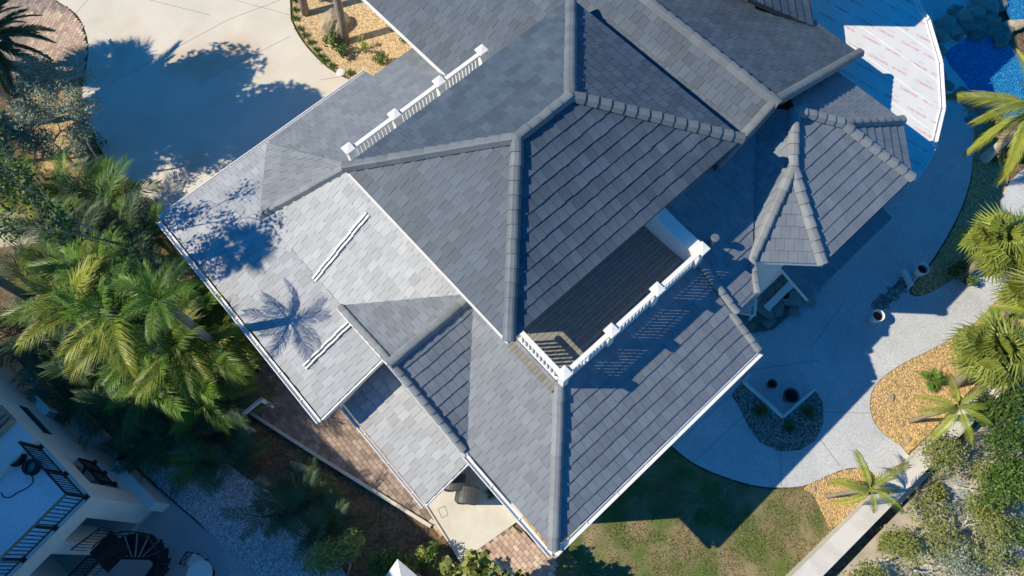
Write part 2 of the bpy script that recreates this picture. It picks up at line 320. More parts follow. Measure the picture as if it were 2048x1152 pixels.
house = empty('tiled_house', (6, 8, 0)); tag(house, 'large white stucco house with grey slate tiled hip roofs', 'house')
HOFF = Vector((-6, -8, 0))
def hpart(o):
    o.parent = house; o.location = o.location + HOFF; return o
ROOFS = {}
def roof_part(name, label):
    o = mesh_obj(name, [], [], None); hpart(o); o['label'] = label; ROOFS[name] = dict(o=o, v=[], f=[]); return o
TILES = []          # (projected size, roof name, verts, faces, tint, material)
TW, TE = .275, .365
def roof_plane(roof, poly, ref, down, slope, mat='tile_pale', jit=.012, deck=True):
    """one slope of a roof: underlay slab plus separate overlapping flat tiles in staggered courses"""
    dx, dy = down; L_ = math.hypot(dx, dy); dx /= L_; dy /= L_
    def zf(x, y): return ref[2] - slope * ((x - ref[0]) * dx + (y - ref[1]) * dy)
    k = math.sqrt(1 + slope * slope); cx, cy = -dy, dx
    nrm = Vector((dx * slope, dy * slope, 1)).normalized()
    if area2(poly) < 0: poly = poly[::-1]
    if deck:
        R_ = ROOFS[roof]; b = len(R_['v']); n = len(poly)
        R_['v'] += [(x, y, zf(x, y) - .16) for x, y in poly] + [(x, y, zf(x, y)) for x, y in poly]
        R_['f'] += [tuple(b + i for i in range(n - 1, -1, -1)), tuple(b + n + i for i in range(n))] + [(b + i, b + (i + 1) % n, b + n + (i + 1) % n, b + n + i) for i in range(n)]
    def uv(x, y): return ((x - ref[0]) * cx + (y - ref[1]) * cy, -((x - ref[0]) * dx + (y - ref[1]) * dy) * k)
    def xyz(u, v, h):
        x = ref[0] + u * cx - v / k * dx; y = ref[1] + u * cy - v / k * dy
        return Vector((x, y, zf(x, y))) + nrm * h
    uvp = [uv(*p) for p in poly]
    if area2(uvp) < 0: uvp = uvp[::-1]
    u0 = min(p[0] for p in uvp); u1 = max(p[0] for p in uvp); v0 = min(p[1] for p in uvp); v1 = max(p[1] for p in uvp)
    i0 = math.floor(v0 / TE); i1 = math.ceil(v1 / TE)
    for i in range(i0, i1 + 1):
        off = (.5 if i % 2 else 0) * TW
        for j in range(math.floor((u0 - off) / TW) - 1, math.ceil((u1 - off) / TW) + 1):
            r = random.Random(i * 7919 + j * 104729 + len(roof) * 31 + int(ref[0] * 10))
            jl = r.uniform(-jit, jit) - .008
            a = j * TW + off + .004; b_ = a + TW - .008; lo = i * TE + jl; hi = (i + 1) * TE + .012
            q = clip([(a, lo), (b_, lo), (b_, hi), (a, hi)], uvp)
            if len(q) < 3 or area2(q) < .004: continue
            lift = r.uniform(0, .007); tw = r.uniform(-.012, .012); n = len(q)
            top = [xyz(u, v, .042 + lift - .028 * (v - lo) / TE + tw * (u - a)) for u, v in q]
            bot = [xyz(u, v, .0) for u, v in q]
            V = bot + top; F = [tuple(range(n, 2 * n))] + [(s_, (s_ + 1) % n, n + (s_ + 1) % n, n + s_) for s_ in range(n)]
            pr = [proj(p) for p in top]
            ap = abs(area2(pr)); cxp = sum(p[0] for p in pr) / n; cyp = sum(p[1] for p in pr) / n
            if not (0 < cxp < 2048 and 0 < cyp < 1152): ap *= .01
            TILES.append((ap, roof, V, F, r.random(), mat))
    return zf

# capping tiles on hips, ridges and rakes
def cap_mesh(name, m, w_=.17, h_=.085, ln=.43):
    prof = [(-w_, -.06), (-w_ * .62, h_ * .75), (-w_ * .3, h_), (w_ * .3, h_), (w_ * .62, h_ * .75), (w_, -.06)]
    V = []
    for x, s_, dz in ((0, 1.08, .028), (ln, .92, 0.0)):
        for y, z in prof: V.append((x, y * s_, z * s_ + dz))
    for x, s_, dz in ((0, 1.08, .028),):
        for y, z in prof: V.append((x, y * s_ * .86, z * s_ * .86 + dz - .022))
    F = [(i, i + 1, 7 + i, 6 + i) for i in range(5)] + [(i + 1, i, 12 + i, 13 + i) for i in range(5)]
    me = bpy.data.meshes.new(name); me.from_pydata(V, [], F); me.materials.append(m); me.update(); return me
CAPM = {'d': cap_mesh('ridge_cap', M['cap_dark']), 'p': cap_mesh('ridge_cap', M['cap_pale']), 'r': cap_mesh('ridge_cap', M['cap_pale'], .12, .06, .43)}
def caps(roof, a, b, kind='d', lift=.06, step=.36):
    """row of overlapping cap tiles laid from the low end a to the high end b"""
    a, b = Vector(a), Vector(b); L_ = (b - a).length; n = max(1, round(L_ / step)); st = L_ / n
    t = (b - a).normalized(); s_ = Vector((0, 0, 1)).cross(t).normalized(); u = t.cross(s_)
    for i in range(n):
        p = a + t * (st * i) + u * lift + s_ * random.uniform(-.006, .006)
        mt = Matrix.Translation(p) @ Matrix((t, s_, u)).transposed().to_4x4() @ Matrix.Rotation(random.uniform(-.02, .02), 4, 'Z')
        o = inst('ridge_cap', CAPM[kind]); o.matrix_world = mt; o.parent = ROOFS[roof]['o']; o.location = o.location  # parented below with the house offset
        o.matrix_local = mt

for n_, l_ in (('upper_roof', 'dark slate hip roof at the top of the house'), ('lower_roof', 'pale slate skirt roof below the balcony'), ('garage_roof', 'pale low roof over the garage'), ('side_porch_roof', 'small pale low roof above the bins'), ('gable_roof', 'small cross gable beside the garage roof'),
               ('wing_roof', 'long dark gable roof of the rear wing'), ('bay_roof', 'grey faceted hip roof over the pool side bay'), ('porch_roof', 'narrow roof under the bay eave')):
    roof_part(n_, l_)
# upper hip roof
XA, XB, YA, YB, ZE = 3.16, 11.92, 4.35, 11.25, 8.7
YM = (YA + YB) / 2; HL = (YB - YA) / 2; ZR = ZE + .5 * HL; RA = (XA + HL, YM); RB = (XB - HL, YM)
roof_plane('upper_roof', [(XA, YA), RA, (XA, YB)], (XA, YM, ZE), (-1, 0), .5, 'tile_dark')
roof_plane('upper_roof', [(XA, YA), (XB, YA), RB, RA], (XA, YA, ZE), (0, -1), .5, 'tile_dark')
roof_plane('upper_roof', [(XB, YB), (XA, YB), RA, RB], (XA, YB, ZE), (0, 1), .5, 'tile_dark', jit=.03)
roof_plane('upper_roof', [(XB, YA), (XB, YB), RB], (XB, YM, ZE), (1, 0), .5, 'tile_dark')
for a, b in (((XA, YA, ZE), (*RA, ZR)), ((XA, YB, ZE), (*RA, ZR)), ((XB, YA, ZE), (*RB, ZR)), ((XB, YB, ZE), (*RB, ZR)), ((*RB, ZR), (*RA, ZR))): caps('upper_roof', a, b)
# lower skirt roof
roof_plane('lower_roof', [(.74, 0), (9.2, 0), (9.2, 3.05), (3.79, 3.05)], (.74, 0, 5), (0, -1), .5)
roof_plane('lower_roof', [(.74, 0), (3.76, 3.02), (3.76, 6.68), (.74, 3.66)], (.74, 0, 5), (-1, 0), .5, jit=.022)
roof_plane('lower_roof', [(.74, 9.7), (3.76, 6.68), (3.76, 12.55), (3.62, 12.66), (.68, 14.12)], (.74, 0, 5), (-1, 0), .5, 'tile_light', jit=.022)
roof_plane('lower_roof', [(.66, 14.12), (2.45, 16.3), (3.63, 12.66)], (.66, 14.12, 4.99), (-.77, .64), .47)
roof_plane('lower_roof', [(2.45, 16.3), (2.62, 16.78), (7.0, 16.78), (7.0, 12.55), (3.68, 12.55)], (2.6, 16.78, 4.37), (0, 1), .505)
roof_plane('lower_roof', [(7.0, 12.55), (7.0, 16.25), (9.4, 16.25), (9.4, 12.55)], (2.6, 16.78, 4.37), (0, 1), .505)
roof_plane('lower_roof', [(9.28, 1.2), (10.25, 1.2), (10.75, 1.97), (9.28, 1.97)], (9.28, 0, 5.08), (0, -1), .49, 'tile_pale')
roof_plane('lower_roof', [(9.28, 1.97), (10.75, 1.97), (13.78, 5.0), (9.28, 5.0)], (9.28, 0, 5.08), (0, -1), .49, 'tile_pale')
caps('lower_roof', (.74, 0, 5), (3.7, 2.96, 6.48), 'p'); caps('lower_roof', (.68, 14.12, 4.98), (3.6, 12.7, 6.42), 'p', .05); caps('lower_roof', (2.5, 16.25, 4.6), (3.62, 12.7, 6.42), 'p', .05)
caps('lower_roof', (9.2, 0, 5), (9.2, 1.25, 5.62), 'r'); caps('lower_roof', (9.33, 1.2, 5.67), (9.33, 3.2, 6.65), 'r'); caps('lower_roof', (10.25, 1.2, 5.67), (10.75, 1.97, 6.05), 'r')
# garage and side porch
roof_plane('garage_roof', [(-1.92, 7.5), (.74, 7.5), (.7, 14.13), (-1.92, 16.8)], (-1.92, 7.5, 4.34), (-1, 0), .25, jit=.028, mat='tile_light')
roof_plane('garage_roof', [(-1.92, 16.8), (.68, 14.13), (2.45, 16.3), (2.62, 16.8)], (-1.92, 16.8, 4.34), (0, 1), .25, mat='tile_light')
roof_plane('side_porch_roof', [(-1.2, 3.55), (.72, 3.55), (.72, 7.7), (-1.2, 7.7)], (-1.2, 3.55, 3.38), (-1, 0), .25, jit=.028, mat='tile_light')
# cross gable
roof_plane('gable_roof', [(.6, 3.6), (.74, 3.66), (3.76, 6.68), (.6, 6.68)], (.74, 6.68, 6.51), (0, -1), .5)
roof_plane('gable_roof', [(.6, 9.76), (.74, 9.7), (3.76, 6.68), (.6, 6.68)], (.74, 6.68, 6.51), (0, 1), .5)
caps('gable_roof', (.6, 6.68, 6.5), (3.6, 6.68, 6.5), 'p'); caps('gable_roof', (.68, 3.72, 5.02), (.68, 6.6, 6.46), 'r'); caps('gable_roof', (.68, 9.64, 5.02), (.68, 6.76, 6.46), 'r')
# rear wing
RX, RZ = 13.63, 8.6
roof_plane('wing_roof', [(11.45, 4.47), (RX, 4.47), (RX, 23), (11.45, 23)], (RX, 4.47, RZ), (-1, 0), .5, 'tile_dark')
roof_plane('wing_roof', [(8.41, 11.4), (11.45, 11.4), (11.45, 23), (8.41, 23)], (RX, 4.47, RZ), (-1, 0), .5, 'tile_dark')
roof_plane('wing_roof', [(RX, 4.47), (19.5, 4.6), (19.5, 23), (RX, 23)], (RX, 4.47, RZ), (1, 0), .497, 'tile_dark')
caps('wing_roof', (RX, 23, RZ), (RX, 4.47, RZ)); caps('wing_roof', (19.5, 4.66, 5.7), (RX + .1, 4.55, RZ - .04)); caps('wing_roof', (11.5, 4.55, 7.55), (RX - .1, 4.55, RZ - .04))
# pool side bay: square hip roof with its corners cut off
BX0, BX1, BY0, BZ = 10.75, 18.1, .48, 5.96; BH = (BX1 - BX0) / 2; AP = (BX0 + BH, BY0 + BH); BC = 1.5; BK = 2.56
V1, V2, V3, V4 = (BX0, BY0 + BC), (BX0 + BC, BY0), (BX1 - BC, BY0), (BX1, BY0 + BC); J1 = (BX0 + BK, BY0 + BK); J2 = (BX1 - BK, BY0 + BK); JZ = BZ + .5 * BK; AZ = BZ + .5 * BH
for pl, rf, dn in (([V2, V3, J2, AP, J1], (*V2, BZ), (0, -1)), ([V1, V2, J1], (*V1, BZ), (-1, -1)), ([V1, J1, AP, (13.9, 5.13)], (*V1, BZ), (-1, 0)), ([V3, V4, J2], (*V3, BZ), (1, -1)), ([V4, (BX1, 6.5), (16.8, 6.5), AP, J2], (*V4, BZ), (1, 0))):
    roof_plane('bay_roof', pl, rf, dn, .5, 'tile_pale', jit=.004)
for a, b in (((*V1, BZ), (*J1, JZ)), ((*V2, BZ), (*J1, JZ)), ((*V3, BZ), (*J2, JZ)), ((*V4, BZ), (*J2, JZ)), ((*J1, JZ), (*AP, AZ)), ((*J2, JZ), (*AP, AZ))): caps('bay_roof', a, b, 'p')
roof_plane('bay_roof', [(19.05, 6.4), (21.4, 8.5), (21.4, 10), (17.2, 10), (17.2, 8.2)], (19.05, 6.45, 5.95), (.74, -.68), .5, 'tile_dark')
# octagonal tower beyond the top edge, its roof shades the pool side
TC = (20.6, 11.2); oct_ = [(TC[0] + 3.8 * math.cos(R(22.5 + 45 * k)), TC[1] + 3.8 * math.sin(R(22.5 + 45 * k))) for k in range(8)]
for k in range(8):
    a_, b_ = oct_[k], oct_[(k + 1) % 8]; mx_, my_ = (a_[0] + b_[0]) / 2 - TC[0], (a_[1] + b_[1]) / 2 - TC[1]
    roof_plane('wing_roof', [a_, b_, TC], (*a_, 9.0), (mx_, my_), .5, 'tile_dark')
mb = MB(); mb.prism([(TC[0] + (p[0] - TC[0]) * .85, TC[1] + (p[1] - TC[1]) * .85) for p in oct_], 0, 8.9); hpart(mb.build('tower_wall', M['stucco']))
roof_plane('porch_roof', [(12.72, .03), (17.2, .03), (17.2, 1.7), (12.72, 1.7)], (12.72, .03, 3.0), (0, -1), .3)
# tiles: the 300 that show largest are objects of their own, the others are joined
TILES.sort(key=lambda t: -t[0])
for ap, roof, V, F, ti, mt in TILES[:300]:
    c_ = sum((v for v in V), Vector()) / len(V)
    o = mesh_obj('roof_tile', [v - c_ for v in V], F, M[mt], ROOFS[roof]['o'], loc=c_); set_tint(o.data, [ti] * len(F))
for roof in ROOFS:
    for mt in ('tile_pale', 'tile_dark', 'tile_light'):
        V, F, T = [], [], []
        for ap, rf, v, f, ti, m_ in TILES[300:]:
            if rf == roof and m_ == mt:
                b = len(V); V += v; F += [tuple(b + i for i in q) for q in f]; T += [ti] * len(f)
        if V:
            o = mesh_obj('roof_tiles', V, F, M[mt], ROOFS[roof]['o']); set_tint(o.data, T); stuff(o)
    R_ = ROOFS[roof]; me = R_['o'].data; me.from_pydata([tuple(v) for v in R_['v']], [], R_['f']); me.materials.append(M['deck_under']); me.update()

# walls
def hbox(name, b, m, **k):
    mb = MB(); mb.box(*b); return hpart(mb.build(name, m))
hbox('wall', (1.35, 9.0, .6, 14.0, 0, 4.7), M['stucco'])
hbox('garage_wall', (-1.4, 1.34, 8.0, 16.2, 0, 4.2), M['stucco'])
hbox('porch_wall', (-.7, 1.34, 4.2, 7.4, 0, 3.2), M['stucco'])
hbox('upper_wall', (3.8, 11.4, 4.95, 10.7, 4.7, 8.56), M['stucco'])
hbox('wing_wall', (11.0, 18.9, 5.0, 22.8, 0, 5.5), M['stucco'])
mb = MB(); mb.add([(11.4, 5.0, 5.5), (18.9, 5.0, 5.5), (18.9, 5.0, 5.75), (RX, 5.0, 8.4), (11.4, 5.0, 7.25), (11.4, 5.2, 5.5), (18.9, 5.2, 5.5), (18.9, 5.2, 5.75), (RX, 5.2, 8.4), (11.4, 5.2, 7.25)], [(0, 1, 2, 3, 4), (9, 8, 7, 6, 5), (0, 4, 9, 5), (3, 2, 7, 8), (4, 3, 8, 9), (1, 6, 7, 2)]); hpart(mb.build('gable_wall', M['stucco']))
mb = MB(); mb.prism([(.95, 3.9), (1.2, 3.9), (1.2, 9.5), (.95, 9.5)], 3.3, lambda x, y: 4.85); mb.add([(.95, 3.9, 4.85), (.95, 9.46, 4.85), (.95, 6.68, 6.3)], [(0, 1, 2)]); hpart(mb.build('gable_wall', M['stucco']))
mb = MB(); mb.prism([(BX0 + .6, BY0 + 1.8), (BX0 + 1.8, BY0 + .9), (BX1 - 1.8, BY0 + .9), (BX1 - .6, BY0 + 1.8), (BX1 - .6, 5), (BX0 + .6, 5)], 0.0, 5.8); hpart(mb.build('bay_wall', M['stucco']))
hbox('wing_wall', (9.1, 10.4, 1.9, 4.9, 0, 5.6), M['stucco'])
# gutters: open white channels along the eaves
def gutter(pts, z, w_=.15, out=1):
    mb = MB(); n = len(pts)
    for i in range(n - 1):
        a, b = Vector((*pts[i], z)), Vector((*pts[i + 1], z)); t = (b - a).normalized(); s_ = Vector((t.y, -t.x, 0)) * out
        e = t * .012
        mb.bar(a + s_ * .012, b + s_ * .012 , .02, .12); mb.bar(a + s_ * (w_) - e * 0, b + s_ * (w_), .026, .13); mb.bar(a + s_ * (w_ / 2) - Vector((0, 0, .02)), b + s_ * (w_ / 2) - Vector((0, 0, .02)), w_ - .03, .012)
        L_ = (b - a).length; k = 1.2
        while k < L_ - .3:
            mb.bar(a + t * k + Vector((0, 0, .03)), a + t * k + s_ * w_ + Vector((0, 0, .03)), .03, .012); k += 1.2
    return hpart(mb.build('gutter', M['white']))
gutter([(.7, -.05), (9.2, -.05)], 4.93)
gutter([(.66, 3.62), (.66, -.06)], 4.93)
gutter([(-1.98, 16.8), (-1.98, 7.46)], 4.28)
gutter([(7.0, 16.86), (-1.98, 16.86)], 4.28, .11)
gutter([(-1.26, 7.7), (-1.26, 3.52)], 3.3, .10)
mb = MB(); mb.bar((12.3, .45, 5.87), (16.6, .45, 5.87), .03, .12); hpart(mb.build('fascia', M['bin']))
# fascia boards
for a, b, w_, h_ in (((9.26, 0, 4.88), (9.26, 3.1, 6.43), .05, .22), ((.57, 3.6, 4.86), (.57, 6.68, 6.40), .06, .22), ((.57, 9.76, 4.86), (.57, 6.68, 6.40), .06, .22), ((-1.92, 7.46, 4.24), (.74, 7.46, 4.9), .05, .2), ((-1.2, 3.52, 3.28), (.72, 3.52, 3.76), .04, .18), ((3.12, 4.35, 8.6), (3.12, 11.2, 8.6), .04, .16), ((8.38, 13.5, 5.93), (8.38, 23, 5.93), .05, .18), ((12.69, .02, 2.9), (12.69, 1.7, 3.4), .04, .14), ((12.3, .45, 5.86), (10.8, 1.95, 5.86), .04, .16)):
    mb = MB(); mb.bar(a, b, w_, h_); hpart(mb.build('fascia', M['white']))
# balcony floors and railings
board = MB(); board.box(-2.9, 2.9, -.064, .064, -.04, 0); bme = None
for i in range(14):
    y = 3.08 + i * .136
    mb = MB(); mb.box(3.42, 9.15, y - .063, y + .063, 6.47, 6.51 + random.uniform(-.003, .003)); hpart(mb.build('deck_board', M['deck_wood']))
for i in range(9):
    y = 11.42 + i * .136
    mb = MB(); mb.box(3.8, 9.6, y - .063, y + .063, 6.47, 6.51 + random.uniform(-.003, .003)); hpart(mb.build('deck_board', M['deck_wood']))
hbox('deck_frame', (3.5, 9.18, 3.08, 4.96, 6.3, 6.465), M['deck_under']); hbox('deck_frame', (3.9, 9.6, 11.36, 12.6, 6.3, 6.465), M['deck_under'])
bal_me = None
def railing(name, p0, p1, posts, z0=6.5, h_=1.02):
    root = empty(name); root.location = Vector((p0[0], p0[1], z0)); hpart(root)
    a, b = Vector((p0[0], p0[1], z0)), Vector((p1[0], p1[1], z0)); t = (b - a).normalized()
    base = Vector((p0[0], p0[1], z0))
    def sub(mb, nm): o = mb.build(nm, M['white'], root); return o
    mb = MB(); mb.bar(Vector((0, 0, h_ - .05)), (b - a) + Vector((0, 0, h_ - .05)), .13, .075); sub(mb, 'top_rail')
    mb = MB(); mb.bar(Vector((0, 0, .12)), (b - a) + Vector((0, 0, .12)), .09, .07); sub(mb, 'bottom_rail')
    L_ = (b - a).length; n = int(L_ / .135)
    mb = MB(); mb.box(-.026, .026, -.026, .026, .14, h_ - .07); me0 = None
    for i in range(1, n):
        p = t * (L_ * i / n)
        if any((p - (Vector((*q, z0)) - a)).length < .16 for q in posts): continue
        if me0 is None:
            o = mb.build('baluster', M['white'], root); me0 = o.data
        else: o = inst('baluster', me0, root)
        o.location = p
    pm = None
    for q in posts:
        if pm is None:
            mb = MB(); mb.box(-.10, .10, -.10, .10, -.25, h_ + .03); o = mb.build('post', M['white'], root); pm = o.data
            mb = MB(); mb.box(-.16, .16, -.16, .16, h_ + .032, h_ + .085); mb.add([(-.16, -.16, h_ + .085), (.16, -.16, h_ + .085), (.16, .16, h_ + .085), (-.16, .16, h_ + .085), (0, 0, h_ + .12)], [(0, 1, 4), (1, 2, 4), (2, 3, 4), (3, 0, 4)])
            o.location = Vector((*q, z0)) - a; c_ = mb.build('post_cap', M['white'], root); cm = c_.data; c_.location = o.location
        else:
            o = inst('post', pm, root); o.location = Vector((*q, z0)) - a; c_ = inst('post_cap', cm, root); c_.location = o.location
    return root
railing('balcony_railing', (3.85, 2.99), (9.18, 2.99), [(3.85, 2.99), (5.6, 2.99), (7.37, 2.99), (9.18, 2.99)])
railing('balcony_railing', (3.80, 3.15), (3.80, 4.75), [])
railing('balcony_railing', (3.84, 12.44), (9.19, 12.44), [(3.84, 12.44), (5.62, 12.44), (7.42, 12.44), (9.19, 12.44)])
# curved white parapet at the end of the balcony
mb = MB(); pts = smooth_poly([(9.05, 3.05), (9.02, 3.5), (9.0, 4.0), (9.0, 4.95)], 5, False)
L1 = [(p.x, p.y) for p in pts]; R1 = [(p.x + .42, p.y) for p in pts]
mb.prism(L1[::-1] + R1, 6.2, lambda x, y: 7.25 + .12 * (y - 3)); hpart(mb.build('parapet', M['white']))
# white battens stacked on the garage roof, plumbing vent
def batten(x0, x1, y, roofz):
    n = 7; root = empty('batten_pair', (x0, y, roofz(x0, y))); tag(root, 'x', 'batten', 'batten pairs lying on the garage roof')
    me0 = None
    for r_ in range(2):
        for i in range(n):
            xa = (x1 - x0) * i / n; xb = (x1 - x0) * (i + 1) / n + .02; yy = r_ * .13 + (.012 if i % 2 else 0)
            mb = MB(); za = roofz(x0 + xa, y) - roofz(x0, y) + .085 + .01 * (i % 2); zb = roofz(x0 + xb, y) - roofz(x0, y) + .075 + .01 * (i % 2)
            mb.bar((xa, yy, za), (xb, yy, zb), .055, .05); mb.build('batten', M['white'], root)
    return root
o = batten(.6, 3.1, 10.95, lambda x, y: 5 + .5 * (x - .74)); o['label'] = 'pair of narrow white battens below the dark upper roof eave'
o = batten(-1.35, .55, 9.0, lambda x, y: 4.34 + .25 * (x + 1.92)); o['label'] = 'pair of narrow white battens near the left gutter of the garage roof'
mb = MB(); mb.lathe([(.0, .55), (.10, .55), (.13, .5), (.11, .48), (.08, .47), (.08, -.2)], 14); o = mb.build('vent_pipe', M['metal']); o.location = Vector((9.95, 3.05, 6.6)); hpart(o)
# flat pool side roof still covered in printed white underlayment
TZ = 4.3
edge_px = [(1800, -60), (1820, -12), (1838, 24), (1850, 40), (1875, 125), (1880, 215), (1862, 290), (1845, 325), (1822, 356)]
edge = [at(p[0], p[1], TZ) for p in edge_px]
poly = [(p.x, p.y) for p in edge] + [(17.2, 1.2), (16.5, 5.0), (17.9, 6.0), (17.9, 16)]
if area2(poly) < 0: poly.reverse()
mb = MB(); mb.prism(poly, TZ - .3, TZ); flat = hpart(mb.build('flat_roof', M['tarp']))
def lettering():
    red, grey = MB(), MB(); inner = poly
    def quad(mb, p, ax, ay, x0, x1, y0, y1, z):
        c_ = [p + ax * x0 + ay * y0, p + ax * x1 + ay * y0, p + ax * x1 + ay * y1, p + ax * x0 + ay * y1]
        if all(inside(q.x, q.y, inner) for q in c_): mb.add([(q.x, q.y, z) for q in c_], [(0, 1, 2, 3)])
    ax = Vector((.16, -.987, 0)); ay = Vector((.987, .16, 0)); ax.normalize()
    for i in range(-3, 16):
        for j in range(-6, 26):
            r = random.Random(i * 53 + j * 7)
            p = Vector((17.0, 18.0, 0)) + ay * (i * .62) + ax * (j * .92 + (i % 3) * .31)
            z = TZ + .004; x = 0.0
            if (i + j) % 2 == 0:
                for (a, b, c_, d) in ((0, .10, 0, .015), (0, .10, .085, .10), (0, .015, .015, .085), (.085, .10, .015, .085)): quad(red, p, ax, ay, a, b, c_, d, z)
                x = .14
            for l_ in range(8):
                quad(red, p, ax, ay, x, x + .016, 0, .10, z)
                for h_ in r.sample((0, .042, .085), 2): quad(red, p, ax, ay, x + .016, x + .046, h_, h_ + .015, z)
                if r.random() < .5: quad(red, p, ax, ay, x + .046, x + .06, 0, .10, z)
                x += .075
            for l_ in range(5):
                quad(grey, p + ax * .3, ax, ay, l_ * .05, l_ * .05 + .012, .22, .28, z); quad(grey, p + ax * .3, ax, ay, l_ * .05 + .012, l_ * .05 + .032, .22 + .02 * (l_ % 3), .232 + .02 * (l_ % 3), z)
    for mb_, m_ in ((red, M['print_red']), (grey, M['print_grey'])):
        o = mesh_obj('printed_lettering', mb_.v, mb_.f, m_); hpart(o); stuff(o)
lettering()
# laps of the underlayment sheets
mb = MB()
for k in range(8):
    x = 18.1 + k * .95
    seg = [y / 10 for y in range(0, 160) if inside(x, y / 10, poly)]
    if len(seg) > 2: mb.bar((x, seg[0], TZ + .002), (x, seg[-1], TZ + .002), .03, .006)
hpart(mb.build('sheet_lap', M['white']))
gutter([(p.x, p.y) for p in edge], TZ - .02, .17, -1)

# ------------------------------------------------------------------ patio furniture and small works
def put(o, p): o.location = p; return o
def lathe_thing(name, prof, m, p, label, cat, group=None, soil=None):
    root = empty(name, p); tag(root, label, cat, group)
    mb = MB(); mb.lathe(prof, 28); mb.build('pot_body', m, root, True)
    if soil:
        mb = MB(); mb.lathe([(.001, soil[1]), (soil[0], soil[1])], 24); mb.build('soil', M['earth'], root)
    return root
potp = [(.0, 0), (.19, 0), (.25, .3), (.285, .58), (.30, .6), (.30, .66), (.26, .665), (.235, .6), (.22, .45)]
potp = [(a * .8, b * .85) for a, b in potp]
lathe_thing('planter_pot', potp, M['pot'], at(1744, 640, .03), 'white pot half in the sun on the patio', 'pot', 'white patio pots', (.185, .42))
lathe_thing('planter_pot', potp, M['pot'], at(1832, 548, .03), 'white pot in the shade beside the flagstone strip', 'pot', 'white patio pots', (.185, .42))
potd = [(.0, 0), (.16, 0), (.23, .25), (.27, .42), (.28, .5), (.24, .5), (.22, .4)]
lathe_thing('clay_pot', [(a * .62, b * .7) for a, b in potd], M['pot_d'], at(1539, 772, .05), 'small dark clay pot inside the raised corner', 'pot', 'dark clay pots', (.13, .24))
lathe_thing('clay_pot', potd, M['pot_d'], at(1574, 797, .05), 'large dark clay pot inside the raised corner', 'pot', 'dark clay pots', (.215, .35))
mb = MB()
for a, b in (((1487, 764), (1566, 834)), ((1566, 834), (1629, 779)), ((1487, 764), (1500, 748))):
    pa, pb = at(*a, .11), at(*b, .11); mb.bar(pa, pb, .10, .16)
tag(mb.build('planter_kerb', M['stucco']), 'low white kerb with a corner point framing the grey gravel bed', 'kerb')
mb = MB(); a, b = at(1533, 617, 0.5), at(1585, 565, 0.5); mb.bar(a, b, .26, .10); mb.bar(a + (b - a) * .06 - Vector((0, 0, .28)), a + (b - a) * .1 - Vector((0, 0, .28)), .3, .42); mb.bar(a + (b - a) * .9 - Vector((0, 0, .28)), a + (b - a) * .94 - Vector((0, 0, .28)), .3, .42)
tag(mb.build('long_bench', M['white']), 'long narrow white bench on the dark flagstone porch', 'bench')
# white slatted patio chair half hidden by the roof edge
ch = empty('patio_chair', at(1483, 624, .3), R(35)); tag(ch, 'white slatted patio chair at the edge of the flagstone porch', 'chair')
for i in range(5):
    mb = MB(); mb.box(-.25 + i * .11, -.16 + i * .11, -.26, .26, .40, .43); mb.build('seat_slat', M['white'], ch)
for i in range(4):
    mb = MB(); mb.bar((-.27, -.2 + i * .135, .42), (-.42, -.2 + i * .135, .98), .09, .025, (1, 0, 0)); mb.build('back_slat', M['white'], ch)
for s_ in (-1, 1):
    mb = MB(); mb.box(-.32, .36, s_ * .33 - .06, s_ * .33 + .06, .62, .65); mb.build('armrest', M['white'], ch)
    for x in (-.25, .28):
        mb = MB(); mb.box(x - .035, x + .035, s_ * .31 - .03, s_ * .31 + .03, 0, .62); mb.build('leg', M['white'], ch)
mb = MB(); mb.lathe([(.0, .06), (.10, .06), (.10, .02), (.16, .02), (.16, .0), (.05, .0)], 20); tag(put(mb.build('floor_drain', M['iron']), at(1570, 590, .31)), 'small round black fixture on the flagstone porch floor', 'fixture')
